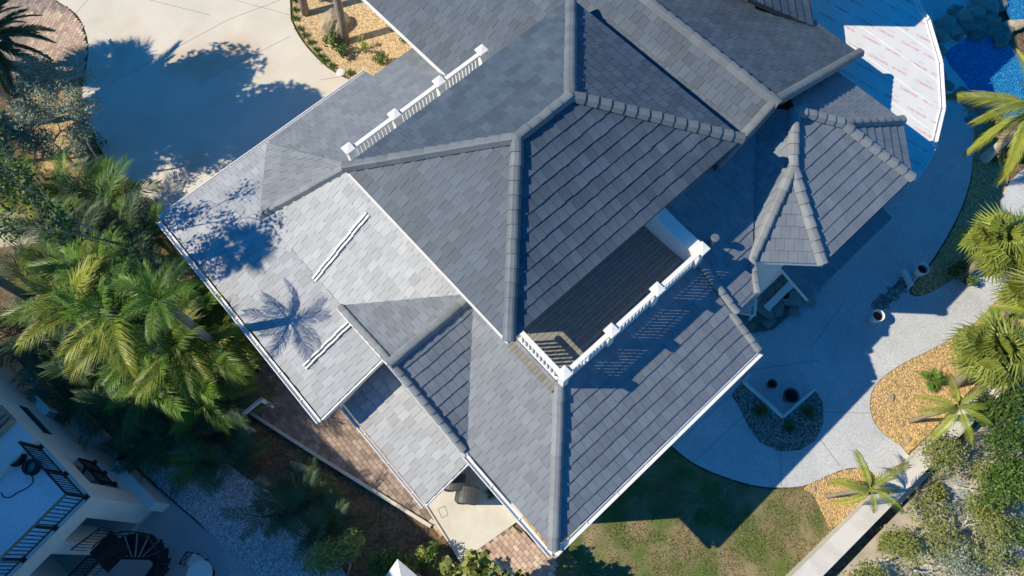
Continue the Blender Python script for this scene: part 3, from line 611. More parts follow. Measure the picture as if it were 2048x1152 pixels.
# raised flagstone porch with two steps, and a flagstone strip set in the patio
def flagstones(name, pix, z, thick, n, seed, label=None):
    base, poly = sheet(name, pix, z, M['flag_j'], 0, thick=thick); struct(base)
    r = random.Random(seed); xs = [p[0] for p in poly]; ys = [p[1] for p in poly]; S = []
    cell = math.sqrt((max(xs) - min(xs)) * (max(ys) - min(ys)) / n)
    x = min(xs)
    while x < max(xs) + cell:
        y = min(ys)
        while y < max(ys) + cell:
            S.append((x + r.uniform(-.4, .4) * cell, y + r.uniform(-.4, .4) * cell)); y += cell
        x += cell
    for i, s_ in enumerate(S):
        if not inside(s_[0], s_[1], poly): continue
        g = cell * .72; c_ = [(s_[0] - g, s_[1] - g), (s_[0] + g, s_[1] - g), (s_[0] + g, s_[1] + g), (s_[0] - g, s_[1] + g)]
        for j, t in enumerate(S):
            if i == j or abs(t[0] - s_[0]) > 3 * cell or abs(t[1] - s_[1]) > 3 * cell: continue
            mx, my = (s_[0] + t[0]) / 2, (s_[1] + t[1]) / 2; dx, dy = t[0] - s_[0], t[1] - s_[1]; L_ = math.hypot(dx, dy); mx -= dx / L_ * .018; my -= dy / L_ * .018
            ax, ay = mx + dy / L_ * 9, my - dx / L_ * 9; bx, by = mx - dy / L_ * 9, my + dx / L_ * 9
            o_ = []
            for k in range(len(c_)):
                p, q = c_[k], c_[(k + 1) % len(c_)]
                sp = (p[0] - mx) * dx + (p[1] - my) * dy; sq = (q[0] - mx) * dx + (q[1] - my) * dy
                if sp <= 0: o_.append(p)
                if (sp <= 0) != (sq <= 0): u = sp / (sp - sq); o_.append((p[0] + (q[0] - p[0]) * u, p[1] + (q[1] - p[1]) * u))
            c_ = o_
            if len(c_) < 3: break
        if len(c_) < 3 or area2(c_) < .004: continue
        mb = MB(); mb.prism([(x - s_[0], y - s_[1]) for x, y in c_], -.02, .012 + r.uniform(0, .01)); o = mb.build('flagstone', M['flag'], base); o.location = (s_[0], s_[1], z)
    return base
flagstones('flagstone_porch', [(1480, 650), (1535, 640), (1600, 590), (1660, 540), (1560, 440), (1440, 590)], .30, .3, 40, 3)
flagstones('porch_step', [(1490, 668), (1548, 657), (1625, 592), (1600, 592), (1535, 642), (1478, 652)], .16, .16, 14, 4)
flagstones('flagstone_strip', [(1748, 628), (1768, 618), (1826, 563), (1806, 552), (1750, 610)], .038, .03, 20, 5)
mb = MB(); mb.bar(at(1806, 540, .14), at(1822, 572, .14), .16, .22); tag(mb.build('low_block', M['stucco']), 'low white block between the shaded pot and the flagstone strip', 'block')
# patio control joints
mb = MB()
for a, b in (((1335, 905), (1460, 790)), ((1560, 905), (1563, 972)), ((1648, 824), (1740, 826)), ((1640, 878), (1680, 932)), ((1380, 930), (1500, 820)), ((1690, 600), (1620, 700)), ((1640, 720), (1500, 740))):
    mb.bar(at(*a, .0315), at(*b, .0315), .018, .004)
jm = material('joint_line', (.20, .20, .20), .9)
struct(mb.build('patio_joints', jm))
mb = MB()
for a, b in (((560, 0), (455, 40)), ((455, 40), (160, 200)), ((470, 0), (580, 30)), ((582, 72), (395, 165)), ((640, 160), (700, 150)), ((300, 0), (420, 30)), ((150, 28), (175, 0))):
    mb.bar(at(*a, .0015), at(*b, .0015), .018, .004)
struct(mb.build('driveway_joints', jm))
# wheelie bins
def bin_(p, rz, label):
    root = empty('wheelie_bin', p, rz); tag(root, label, 'bin', 'wheelie bins on the concrete pad')
    mb = MB(); b0 = [(-.22, -.25), (.22, -.25), (.22, .25), (-.22, .25)]; t0 = [(-.28, -.33), (.28, -.33), (.28, .33), (-.28, .33)]
    mb.add([(x, y, .06) for x, y in b0] + [(x, y, .98) for x, y in t0], [(3, 2, 1, 0), (4, 5, 6, 7), (0, 1, 5, 4), (1, 2, 6, 5), (2, 3, 7, 6), (3, 0, 4, 7)]); mb.build('body', M['bin'], root)
    prof = []
    for i in range(7):
        t = i / 6; y = -.38 + .74 * t; prof.append((y, 1.0 + .075 * math.sin(math.pi * min(1, t * 1.05 + .05))))
    V = []; F = []
    xs = (-.305, -.27, -.10, .10, .27, .305); dz = (-.05, 0, .012, .012, 0, -.05)
    for y, z in prof:
        ins = .04 if y < -.3 or y > .3 else 0
        for x, d in zip(xs, dz): V.append((x * (1 - ins * 2.2), y, z + d))
    n = len(xs)
    F = [(i * n + k, i * n + k + 1, (i + 1) * n + k + 1, (i + 1) * n + k) for i in range(6) for k in range(n - 1)]
    mesh_obj('lid', V, F, M['bin'], root)
    mb = MB(); mb.bar((-.24, .38, .97), (.24, .38, .97), .035, .035); mb.build('handle', M['bin'], root)
    for s_ in (-1, 1):
        mb = MB(); mb.lathe([(0, -.02), (.10, -.02), (.10, .02), (0, .02)], 14); o = mb.build('wheel', M['rubber'], root); o.location = (s_ * .25, .30, .10); o.rotation_euler = (0, R(90), 0)
    return root
bin_(at(908, 964, 1.0) - Vector((0, 0, .988)), R(40), 'dark grey wheelie bin nearer to the porch roof')
bin_(at(934, 990, 1.0) - Vector((0, 0, .988)), R(40), 'dark grey wheelie bin farther out on the sunlit concrete')
mb = MB(); 
for a, b in (((876, 1018), (890, 1012)), ((890, 1012), (896, 1030)), ((896, 1030), (884, 1036)), ((884, 1036), (876, 1018))): mb.bar(at(*a, .0315), at(*b, .0315), .02, .004)
struct(mb.build('inspection_cover', jm))
# concrete garden wall on the right and its kerb strip
mb = MB(); A, B = at(1516, 1218, .62), at(2010, 735, .62); A2, B2 = at(1579, 1220, .62), at(2052, 738, .62)
mb.prism([(A.x, A.y), (A2.x, A2.y), (B2.x, B2.y), (B.x, B.y)], -.1, .62); tag(mb.build('garden_wall', M['wallcap']), 'broad pale concrete wall along the edge of the lawn', 'wall')
mb = MB(); mb.prism([(p.x, p.y) for p in (at(1752, 965, .06), at(1800, 1010, .06), at(1860, 950, .06), at(1812, 905, .06))], -.05, .06); struct(mb.build('wall_landing', M['wallcap']))
# white fence posts by the walkway gate
gt = empty('side_gate', at(480, 845)); tag(gt, 'white timber gate frame in the shade beside the walkway', 'gate')
g0 = at(480, 845)
mb = MB(); mb.bar(at(455, 820, 1.2) - g0, at(498, 868, 1.2) - g0, .09, .09); mb.build('rail', M['white'], gt)
mb = MB(); mb.bar(at(475, 838, 1.2) - g0, at(523, 798, 1.2) - g0, .12, .08); mb.build('rail', M['white'], gt)
for p in ((458, 823), (482, 849), (523, 799)):
    q = at(*p, 1.2) - g0; mb = MB(); mb.box(q.x - .06, q.x + .06, q.y - .06, q.y + .06, -.05, 1.25); mb.build('post', M['white'], gt)
mb = MB()
for a, b in (((500, 825), (640, 915)), ((640, 915), (862, 1053))): mb.bar(at(*a, .03), at(*b, .03), .12, .14)
struct(mb.build('walkway_kerb', M['concrete2']))
mb = MB(); mb.bar(at(846, 1002, .03), at(925, 1128, .03), .05, .1); mb.bar(at(1030, 1040, .03), at(1105, 1112, .03), .05, .1); mb.bar(at(1030, 1040, .03), at(985, 985, .03), .05, .1); struct(mb.build('edging', M['concrete2']))
mb = MB(); p = [at(985, 980, -.0), at(1040, 1040, .0), at(1108, 1104, .0), at(1118, 1090, 0), at(1020, 960, 0)]; mb.prism([(q.x, q.y) for q in p], -.05, .016); struct(mb.build('gravel_strip', M['mulch']))

# pavers
def pavers(base, poly, dirv, lx, ly, z, big, matk, limit, region=None):
    """running bond of pavers inside poly; the ones inside region are single objects up to limit, the others joined"""
    d = Vector((*dirv, 0)).normalized(); e = Vector((-d.y, d.x, 0)); xs = [p[0] for p in poly]; ys = [p[1] for p in poly]
    c0 = Vector((sum(xs) / len(xs), sum(ys) / len(ys), 0)); ext = max(max(xs) - min(xs), max(ys) - min(ys)); N = int(ext / min(lx, ly)) + 2
    me = None; V, F, T = [], [], []; cnt = 0
    for i in range(-N, N):
        for j in range(-N, N):
            p = c0 + d * (i * lx + (j % 2) * lx / 2) + e * (j * ly)
            if not inside(p.x, p.y, poly) or inside(p.x, p.y, P_PAD): continue
            px = proj(p)
            if not (-60 < px[0] < 2100 and -60 < px[1] < 1200): continue
            hx, hy = lx / 2 - .006, ly / 2 - .006; r = random.Random(i * 991 + j)
            if region and inside(px[0], px[1], region) and cnt < limit:
                cnt += 1
                k = 0 if r.random() < .68 else 1
                if me is None:
                    me = []
                    for mm in ('paver', 'paver_b'):
                        mb = MB(); mb.box(-hx, hx, -hy, hy, -.03, .02); q = bpy.data.meshes.new('paver'); q.from_pydata([tuple(v) for v in mb.v], [], mb.f); q.materials.append(M[mm]); me.append(q)
                o = inst('paver', me[k], base); o.matrix_local = Matrix.Translation((p.x, p.y, z + r.uniform(0, .004))) @ Matrix.Rotation(math.atan2(d.y, d.x) + r.uniform(-.015, .015), 4, 'Z')
            else:
                b = len(V); zz = z + .012 + r.uniform(0, .004)
                for sx_, sy_ in ((-1, -1), (1, -1), (1, 1), (-1, 1)): q = p + d * (hx * sx_) + e * (hy * sy_); V.append((q.x, q.y, zz))
                for sx_, sy_ in ((-1, -1), (1, -1), (1, 1), (-1, 1)): q = p + d * (hx * sx_) + e * (hy * sy_); V.append((q.x, q.y, zz - .03))
                F += [(b, b + 1, b + 2, b + 3)] + [(b + 4 + s_, b + 4 + (s_ + 1) % 4, b + (s_ + 1) % 4, b + s_) for s_ in range(4)]; T += [r.random()] * 5
    if V: o = mesh_obj('pavers', V, F, M[matk], base); set_tint(o.data, T); stuff(o)
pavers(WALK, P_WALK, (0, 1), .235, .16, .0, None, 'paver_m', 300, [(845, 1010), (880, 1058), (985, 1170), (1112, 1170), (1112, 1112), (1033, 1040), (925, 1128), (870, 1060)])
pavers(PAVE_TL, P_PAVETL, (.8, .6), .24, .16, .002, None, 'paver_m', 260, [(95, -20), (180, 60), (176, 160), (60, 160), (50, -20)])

# pool with rock surround
def water(name, pix, z):
    o, poly = sheet(name, pix, z, M['water'], 4); return struct(o)
water('pool_water', [(1880, 130), (1900, 80), (1940, 64), (1985, 70), (2020, 90), (2060, 120), (2200, 140), (2230, 300), (2100, 300), (2045, 245), (1990, 240), (1965, 222), (1940, 196), (1905, 182)], -.012)
water('spa_water', [(2010, 10), (2025, -30), (2080, -50), (2140, -20), (2140, 40), (2080, 60), (2030, 48)], .1)
def rock(p, s, seed, m, label, flat_=.7, group=None, name='pool_rock'):
    r = random.Random(seed); V = []; F = []
    import bmesh
    bm = bmesh.new(); bmesh.ops.create_icosphere(bm, subdivisions=3, radius=1.0)
    off = Vector((seed * 3.1, seed * 1.7, 0))
    for v in bm.verts:
        n = v.co.normalized(); k = 1 + .42 * mnoise.noise(n * 1.3 + off) + .16 * mnoise.noise(n * 3.2 + off)
        v.co = Vector((n.x * k * s[0], n.y * k * s[1], n.z * k * s[2] * flat_))
    me = bpy.data.meshes.new(name); bm.to_mesh(me); bm.free(); me.materials.append(m); me.polygons.foreach_set('use_smooth', [r.random() < .0 for _ in me.polygons])
    o = bpy.data.objects.new(name, me); C.objects.link(o); o.location = p; o.rotation_euler = (0, 0, r.uniform(0, 6.3))
    tag(o, label, 'rock', group); return o
rk = [(1893, 50, .5), (1905, 62, .45), (1925, 40, .55), (1935, 55, .5), (1950, 30, .6), (1960, 52, .5), (1975, 20, .55), (1982, 45, .55), (1990, 62, .4), (1965, 5, .6), (1998, 8, .45), (1880, 72, .45), (1876, 100, .35), (2000, 78, .45), (1910, 25, .4), (2010, 62, .4), (1950, 68, .35), (1915, 72, .3), (1880, 150, .3), (1895, 172, .32), (1920, 192, .4), (1940, 208, .4), (1950, 232, .35), (1963, 222, .4), (1952, 252, .3), (1940, 240, .28)]
for i, (x, y, s_) in enumerate(rk):
    rock(at(x, y, .05 if y < 110 else .0), (s_, s_ * .8, s_ * (.8 if y < 110 else .5)), i + 3, M['rock_d'], 'rough dark rock in the rocky bank between the pool and the spa' if y < 110 else 'low dark rock along the near edge of the pool', .7, 'rocks in the bank by the spa' if y < 110 else 'rocks along the near pool edge')
rock(at(1968, 216, .1), (.5, .3, .4), 77, M['rock'], 'pale flat rock under the palm frond at the pool edge', .6)
rock(at(2030, 50, .15), (.55, .25, .2), 78, M['rock'], 'golden lit rock between the pool and the spa', .8)
rock(at(668, 50, .1), (.62, .8, .6), 90, M['rock'], 'large tan boulder in the wood chip bed beside the trunk', .7, name='boulder')
for i, (x, y, s_) in enumerate(((1782, 795, .16), (1815, 880, .13), (1862, 745, .12), (1828, 790, .07), (1850, 850, .08), (1880, 735, .08), (1805, 850, .07))):
    rock(at(x, y, .02), (s_, s_ * .7, s_ * .6), 120 + i, M['rock'], ('large pale stone on the golden bed near the patio', 'pale stone at the tip of the golden bed by the wall', 'stone near the seedling on the golden bed', 'small stone in the middle of the golden bed', 'small stone near the thin leaning trunk', 'small stone right of the palm seedling', 'small stone above the tip of the golden bed')[i], .7, 'stones on the golden bed', 'stone')
for i, (x, y) in enumerate(((1985, 352), (1988, 372), (2003, 368), (1965, 345), (1992, 395))):
    rock(at(x, y, .02), (.11, .08, .07), 140 + i, M['rock'], ('upper middle stone below the white palm foot', 'lower left stone of the pool bed group', 'right hand stone of the pool bed group', 'small stone left below the white palm foot', 'lowest stone of the pool bed group')[i], .7, 'stones near the pool', 'stone')
rock(at(1628, 978, .02), (.1, .08, .06), 150, M['rock'], 'pale stone at the lawn corner of the golden bed', .7, name='stone')
rock(at(602, 936, .02), (.45, .16, .12), 151, M['rock'], 'long pale stone at the upper edge of the gravel yard', .7, name='stone')
rock(at(524, 962, .02), (.3, .15, .12), 152, M['rock'], 'short pale stone lying on the shaded gravel yard', .7, name='stone')
mb = MB(); mb.lathe([(.0, .05), (.12, .05), (.2, .03), (.22, .0)], 9); tag(put(mb.build('valve_box', M['pot'], None), at(682, 145, .0)), 'pale blue white round cover in the wood chip bed', 'cover')

# loose stones and chips on the beds
def scatter(name, poly, n, m, size, z, parent_label, seed, flat_=.5, long_=1.0, mask=None):
    r = random.Random(seed); xs = [p[0] for p in poly]; ys = [p[1] for p in poly]; V, F, T = [], [], []; c_ = 0; tries = 0
    while c_ < n and tries < n * 8:
        tries += 1; x = r.uniform(min(xs), max(xs)); y = r.uniform(min(ys), max(ys))
        if not inside(x, y, poly): continue
        px = proj((x, y, z))
        if not (-10 < px[0] < 2058 and -10 < px[1] < 1162): continue
        c_ += 1; s_ = size * r.uniform(.5, 1.3); a = r.uniform(0, 6.28); ca, sa = math.cos(a), math.sin(a); b = len(V); l2 = s_ * long_
        for (u, v, h_) in ((l2, 0, 0), (0, s_, 0), (-l2, 0, 0), (0, -s_, 0), (0, 0, s_ * flat_ * 1.6)): V.append((x + u * ca - v * sa, y + u * sa + v * ca, z + h_))
        F += [(b, b + 1, b + 4), (b + 1, b + 2, b + 4), (b + 2, b + 3, b + 4), (b + 3, b, b + 4)]; T += [r.random()] * 4
    o = mesh_obj(name, V, F, m); set_tint(o.data, T); stuff(o); o['label'] = parent_label; return o
scatter('loose_gravel', P_BED1, 5000, M['pebble'], .035, .0, 'golden gravel lying on the long bed beside the wall', 1)
scatter('loose_gravel', P_BED2, 2200, M['pebble'], .035, .0, 'golden gravel lying on the corner bed by the lawn', 2)
scatter('loose_gravel', P_BED3, 2500, M['pebble'], .035, .0, 'golden gravel lying on the bed by the pool', 3)
scatter('loose_gravel', P_BED4, 1800, M['pebble2'], .03, .045, 'grey gravel in the bed at the house corner', 4)
scatter('wood_chips', P_CHIPBED, 5000, M['chip'], .025, -.02, 'tan wood chips on the bed beside the driveway', 5, .4, 2.2)
scatter('loose_gravel', P_GRAV, 6000, material('white_pebble', (.52, .53, .54), .9, tint=.45), .035, -.03, 'pale gravel in the shaded yard', 6)
# grass blades on the lawn
r = random.Random(11); xs = [p[0] for p in P_LAWN]; ys = [p[1] for p in P_LAWN]; V, F, T = [], [], []
k = 0
while k < 45000:
    x = r.uniform(min(xs), max(xs)); y = r.uniform(min(ys), max(ys)); k += 1
    if not inside(x, y, P_LAWN): continue
    px = proj((x, y, 0))
    if not (-10 < px[0] < 2058 and px[1] < 1165): continue
    g = mnoise.noise(Vector((x * .7, y * .7, 0))) + .5 * mnoise.noise(Vector((x * 2, y * 2, 4)))
    if g < -.15 and r.random() < .75: continue
    h_ = r.uniform(.03, .07); a = r.uniform(0, 6.28); b = len(V); wd = .016; tx, ty = r.uniform(-.05, .05), r.uniform(-.05, .05)
    V += [(x + wd * math.cos(a), y + wd * math.sin(a), -.02), (x - wd * math.cos(a), y - wd * math.sin(a), -.02), (x + tx, y + ty, -.02 + h_)]; F.append((b, b + 1, b + 2)); T.append(r.random())
o = mesh_obj('grass', V, F, M['grass']); set_tint(o.data, T); stuff(o); o['label'] = 'short dry and green grass of the lawn'

# ------------------------------------------------------------------ neighbour's house (lower left)
nb = empty('neighbour_house', (-8.5, 10.35, 0), R(8)); tag(nb, 'white stucco neighbouring house with a pale roof terrace and iron railings', 'house')
def npart(mb, name, m, par=None): return mb.build(name, m, par or nb)
TH = 4.0
# ground floor body with open bays: floor slabs, piers, side wall, terrace slab
mb = MB(); mb.box(-3.3, 0, 0, 2.6, 3.35, TH); npart(mb, 'terrace_slab', M['stucco_n'])
mb = MB(); mb.box(-3.29, -.22, .22, 2.6, TH, TH + .012); npart(mb, 'terrace_floor', M['terrace'])
mb = MB(); mb.box(-3.3, 0, 0, .2, TH, TH + .1); mb.box(-.2, 0, .201, 2.6, TH, TH + .1); npart(mb, 'terrace_kerb', M['stucco_n'])
mb = MB(); mb.box(-.72, 0, 0, .35, 0, 3.35); npart(mb, 'pier', M['stucco_n'])
mb = MB(); mb.box(-2.08, -1.62, 0, .9, 0, 3.35); npart(mb, 'pier', M['stucco_n'])
mb = MB(); mb.box(-3.3, -.1, .0, 3.0, 0, .28); npart(mb, 'loggia_floor', M['slab'])
mb = MB(); mb.box(-3.3, -.3, 2.4, 2.6, .28, 3.35); npart(mb, 'back_wall', M['stucco_n'])
mb = MB(); mb.box(-3.3, 0, 2.601, 9.5, 0, 4.35); npart(mb, 'wall', M['stucco_n'])
mb = MB(); mb.box(-.3, 0, .35, .75, 0, 3.35); mb.box(-.3, 0, 2.2, 2.6, 0, 3.35); mb.box(-.3, 0, .75, 2.2, 0, 1.5); npart(mb, 'side_wall', M['stucco_n'])
mb = MB(); mb.box(-14, -3.31, -8, 8.2, 0, 10.9); npart(mb, 'main_wall', M['stucco_n'])
mb = MB(); mb.prism([(-14.4, -8.3), (-3.2, -8.3), (-3.2, 8.4), (-14.4, 8.4)], 10.9, 11.15); npart(mb, 'roof', M['terracotta'])
# stepped ledges low on the side wall
mb = MB(); mb.box(.0, .34, -.25, 1.9, .0, .95); npart(mb, 'ledge', M['stucco_n'])
mb = MB(); mb.box(.0, .5, 3.2, 4.9, .0, .8); npart(mb, 'ledge', M['stucco_n'])
mb = MB(); mb.box(.0, .28, 5.4, 7.2, .0, 1.1); npart(mb, 'ledge', M['stucco_n'])
mb = MB(); mb.bar((.36, 1.98, .5), (.9, 1.98, .5), .06, .9); npart(mb, 'dark_fin', M['iron'])
# slit windows
for y0, y1 in ((3.2, 4.6), (6.3, 7.5)):
    mb = MB(); mb.box(-.01, .012, y0, y1, 2.9, 3.5); f = npart(mb, 'window', M['dark'])
    mb = MB(); mb.box(.0, .05, y0 - .05, y1 + .05, 3.5, 3.56); mb.box(.0, .06, y0 - .05, y1 + .05, 2.82, 2.9); mb.build('frame', M['stucco_n'], f)
    mb = MB(); mb.box(.012, .02, y0 + .08, y1 - .08, 2.97, 3.43); mb.build('pane', M['glass'], f)
# terracotta coping in the sun
for i in range(4):
    mb = MB(); mb.lathe([(.09, 0), (.07, 1.0)], 8); o = npart(mb, 'roof_tile', M['terracotta']); o.location = (-1.0, 3.55 + i * .21, 4.42); o.rotation_euler = (0, R(-88), R(180))
mb = MB(); mb.box(-2.2, -1.0, 3.4, 4.4, 4.35, 4.40); npart(mb, 'canopy', M['terracotta'])
# iron railings
def iron_rail(a, b, z0, h_, n, posts=(), top=None):
    root = empty('iron_railing'); root.parent = nb; a, b = Vector((*a, z0)), Vector((*b, z0)); root.location = a; d = b - a
    mb = MB(); mb.bar((0, 0, h_), d + Vector((0, 0, h_)), .05 if not top else .07, .04); mb.build('top_rail', top or M['iron'], root)
    mb = MB(); mb.bar((0, 0, .1), d + Vector((0, 0, .1)), .035, .03); mb.build('bottom_rail', M['iron'], root)
    me0 = None
    for i in range(1, n):
        if me0 is None:
            mb = MB(); mb.box(-.011, .011, -.011, .011, .1, h_); o = mb.build('baluster', M['iron'], root); me0 = o.data
        else: o = inst('baluster', me0, root)
        o.location = d * (i / n)
    for t in posts:
        q = d * t; mb = MB(); mb.box(q.x - .03, q.x + .03, q.y - .03, q.y + .03, -.02, h_); mb.box(q.x - .07, q.x + .07, q.y - .07, q.y + .07, -.02, .06); mb.build('post', M['iron'], root)
    return root
iron_rail((-.1, .1), (-3.28, .1), TH + .1, 1.0, 24, (0, .36, .72, 1), M['bronze'])
iron_rail((-.1, .1), (-.1, 2.4), TH + .1, 1.0, 20, (.45, 1))
iron_rail((-.05, .78), (-.05, 2.18), 1.5, .95, 15, (.2, .6, 1))
iron_rail((-2.12, .03), (-3.28, .03), .28, 1.0, 11, (0,))
# spiral iron stair
st = empty('spiral_stair', (0, 0, 0)); st.location = at(322, 1118, 0.0); st.scale = (.88, .88, .88); tag(st, 'black iron spiral stair beside the loggia of the neighbouring house', 'stair')
mb = MB(); mb.lathe([(.05, 0), (.05, 3.4)], 10); mb.build('column', M['iron'], st)
wedge = MB(); a = R(26); wedge.prism([(.05, -.02), (.85, -.2), (.9, .2), (.05, .02)], -.02, .02)
wme = None
for i in range(12):
    if wme is None: o = wedge.build('tread', M['iron'], st); wme = o.data
    else: o = inst('tread', wme, st)
    o.location = (0, 0, .25 + i * .2); o.rotation_euler = (0, 0, R(-150 + i * 24))
pts = [(.9 * math.cos(R(-150 + t * 6)), .9 * math.sin(R(-150 + t * 6)), 1.15 + t * .05) for t in range(46)]
mb = MB(); mb.tube(pts, .025, 6); mb.build('handrail', M['iron'], st)
bme = None
for t in range(0, 46, 2):
    if bme is None:
        mb = MB(); mb.box(-.01, .01, -.01, .01, -.95, 0); o = mb.build('baluster', M['iron'], st); bme = o.data
    else: o = inst('baluster', bme, st)
    o.location = pts[t]
mb = MB(); mb.box(-.55, .45, -.5, .55, 2.62, 2.66); o = mb.build('landing', M['iron'], st); o.location = (-.25, .55, 0); o.rotation_euler = (0, 0, R(8))
for k, (a, b) in enumerate((((-1.0, .2, 2.66), (.1, .2, 2.66)), ((-.9, 1.15, 2.66), (.25, 1.1, 2.66)))):
    mb = MB(); mb.bar(Vector(a) + Vector((0, 0, .95)), Vector(b) + Vector((0, 0, .95)), .04, .04)
    for i in range(9):
        q = Vector(a).lerp(Vector(b), i / 8); mb.bar(q, q + Vector((0, 0, .95)), .018, .018)
    mb.build('landing_railing', M['iron'], st)
# air conditioner on wall brackets
ac = empty('air_conditioner', at(100, 818, 1.4), R(8)); tag(ac, 'white air conditioner unit on brackets beside the neighbouring house', 'air conditioner')
mb = MB(); mb.box(-.2, .2, -.5, .5, 0, .75); mb.build('casing', M['ac'], ac)
for i in range(5):
    mb = MB(); mb.box(-.15, .15, -.512, -.501, .1 + i * .12, .16 + i * .12); mb.build('grille', M['dark'], ac)
for y in (-.4, .4):
    mb = MB(); mb.bar((-.35, y, -.03), (.4, y, -.03), .05, .05); mb.bar((.36, y, -.03), (.36, y, -1.4), .04, .04); mb.build('bracket', M['ac'], ac)
# hoses: coil on the terrace, coil on a reel, loose hose
def torus(mb, c_, R_, r_, n=26, tilt=(0, 0)):
    pts = [Vector((c_[0] + R_ * math.cos(2 * math.pi * i / n), c_[1] + R_ * math.sin(2 * math.pi * i / n), c_[2] + tilt[0] * math.cos(2 * math.pi * i / n))) for i in range(n + 1)]
    mb.tube(pts, r_, 8, False)
mb = MB()
for k in range(4): torus(mb, (0, 0, .03 + k * .05), .26 - .012 * (k % 2), .03)
tag(put(mb.build('hose_coil', M['rubber']), at(36, 915, TH + .03)), 'thick black hose coil at the corner of the roof terrace', 'hose', 'hose coils on the terrace')
mb = MB()
for k in range(5): torus(mb, (0, 0, .03 + k * .05), .22 - .02 * (k % 3), .028)
tag(put(mb.build('hose_coil', M['rubber']), at(68, 935, TH + .03)), 'smaller black hose coil with a loose end on the terrace', 'hose', 'hose coils on the terrace')
pts = smooth_poly([at(x, y, TH + .03) for x, y in ((60, 945), (66, 962), (55, 975), (35, 985), (22, 994), (8, 994), (2, 985))], 6, False)
mb = MB(); mb.tube(pts, .016, 6); tag(mb.build('loose_hose', M['rubber']), 'thin dark hose snaking across the pale roof terrace', 'hose')
mb = MB()
for k in range(3): torus(mb, (0, 0, .02 + k * .04), .2, .025)
tag(put(mb.build('hose_coil', M['rubber']), at(160, 938, 1.6)), 'black hose coil hanging over the side wall opening', 'hose', 'hose coils on the terrace')
# patio table and chair of the neighbour
tb = empty('round_table', at(417, 1148)); tag(tb, 'round pale table on the slab of the neighbouring house', 'table')
mb = MB(); mb.lathe([(0, .74), (.42, .74), (.44, .72), (.42, .70), (.0, .70)], 28); mb.build('table_top', M['pot'], tb)
mb = MB(); mb.lathe([(.04, .70), (.04, .05), (.22, .03), (.22, 0)], 16); mb.build('pedestal', M['iron'], tb)
c2 = empty('iron_chair', at(402, 1124), R(20)); tag(c2, 'black iron chair drawn up to the round pale table', 'chair')
mb = MB(); mb.box(-.21, .21, -.21, .21, .43, .46); mb.build('seat', M['pot'], c2)
mb = MB(); mb.bar((-.21, .21, .46), (-.21, .26, .92), .03, .03); mb.bar((.21, .21, .46), (.21, .26, .92), .03, .03); mb.bar((-.21, .26, .92), (.21, .26, .92), .035, .035); mb.bar((-.2, .22, .55), (.2, .25, .88), .02, .02); mb.bar((.2, .22, .55), (-.2, .25, .88), .02, .02); mb.build('backrest', M['iron'], c2)
for x in (-.19, .19):
    for y in (-.19, .19):
        mb = MB(); mb.box(x - .015, x + .015, y - .015, y + .015, 0, .43); mb.build('leg', M['iron'], c2)
# white shed roof at the bottom edge
sh = empty('garden_shed', at(800, 1150)); s0 = at(800, 1150)
tag(sh, 'small shed with a white sheet roof among the shrubs', 'shed')
q = [at(795, 1118, 1.9), at(832, 1150, 1.8), at(870, 1185, 1.8), at(800, 1230, 1.8), at(745, 1190, 1.8)]
q = [p - s0 for p in q]; cc = sum(q, Vector()) / 5 + Vector((0, 0, .25)); n = 5
mesh_obj('roof', q + [p - Vector((0, 0, .06)) for p in q] + [cc], [(i, (i + 1) % n, 10) for i in range(n)] + [(i, n + i, n + (i + 1) % n, (i + 1) % n) for i in range(n)] + [tuple(range(2 * n - 1, n - 1, -1))], M['white'], sh)
mb = MB(); cxy = sum(q, Vector()) / 5; ins = [cxy.lerp(p, .82) for p in q]; pl = [(p.x, p.y) for p in ins]
if area2(pl) < 0: pl.reverse()
mb.prism(pl, -.05, 1.7); mb.build('wall', M['stucco_n'], sh)

# ------------------------------------------------------------------ plants
def frond_mesh(name, m, L_=1.0, droop=.6, n=30, lf=.34, seed=0, sag=.25, wd=.010, ang=52):
    """feather palm frond growing along +X with a row of leaflets on each side"""
    r = random.Random(seed); mb = MB(); pts = []
    for i in range(9):
        t = i / 8; pts.append(Vector((L_ * (t - .12 * droop * t * t), 0.04 * math.sin(3 * t + seed) * t, L_ * (.10 * t - droop * .62 * t ** 2.1))))
    mb.tube(pts, [.018 * (1 - .85 * i / 8) for i in range(9)], 4, False)
    for i in range(n):
        t = .14 + .86 * i / n; k = t * 8; j = min(7, int(k)); p = pts[j].lerp(pts[j + 1], k - j); tg = (pts[j + 1] - pts[j]).normalized()
        for s_ in (-1, 1):
            l_ = lf * (math.sin(math.pi * (.12 + .80 * t)) ** .6) * r.uniform(.85, 1.1); a = R(ang - 22 * t + r.uniform(-6, 6))
            sd_ = Vector((0, s_, 0)); up = Vector((-tg.z, 0, tg.x)).normalized()
            d = (tg * math.cos(a) + sd_ * math.sin(a) + up * .22).normalized(); wv = (tg - d * tg.dot(d)).normalized() * wd
            q1 = p + d * l_ * .5; q2 = p + d * l_ + Vector((0, 0, -sag * l_ * r.uniform(.7, 1.3)))
            mb.add([p - wv * .5, p + wv * .5, q1 + wv, q1 - wv, q2], [(0, 1, 2, 3), (3, 2, 4)])
    me = bpy.data.meshes.new(name); me.from_pydata([tuple(v) for v in mb.v], [], mb.f); me.materials.append(m); me.update(); return me
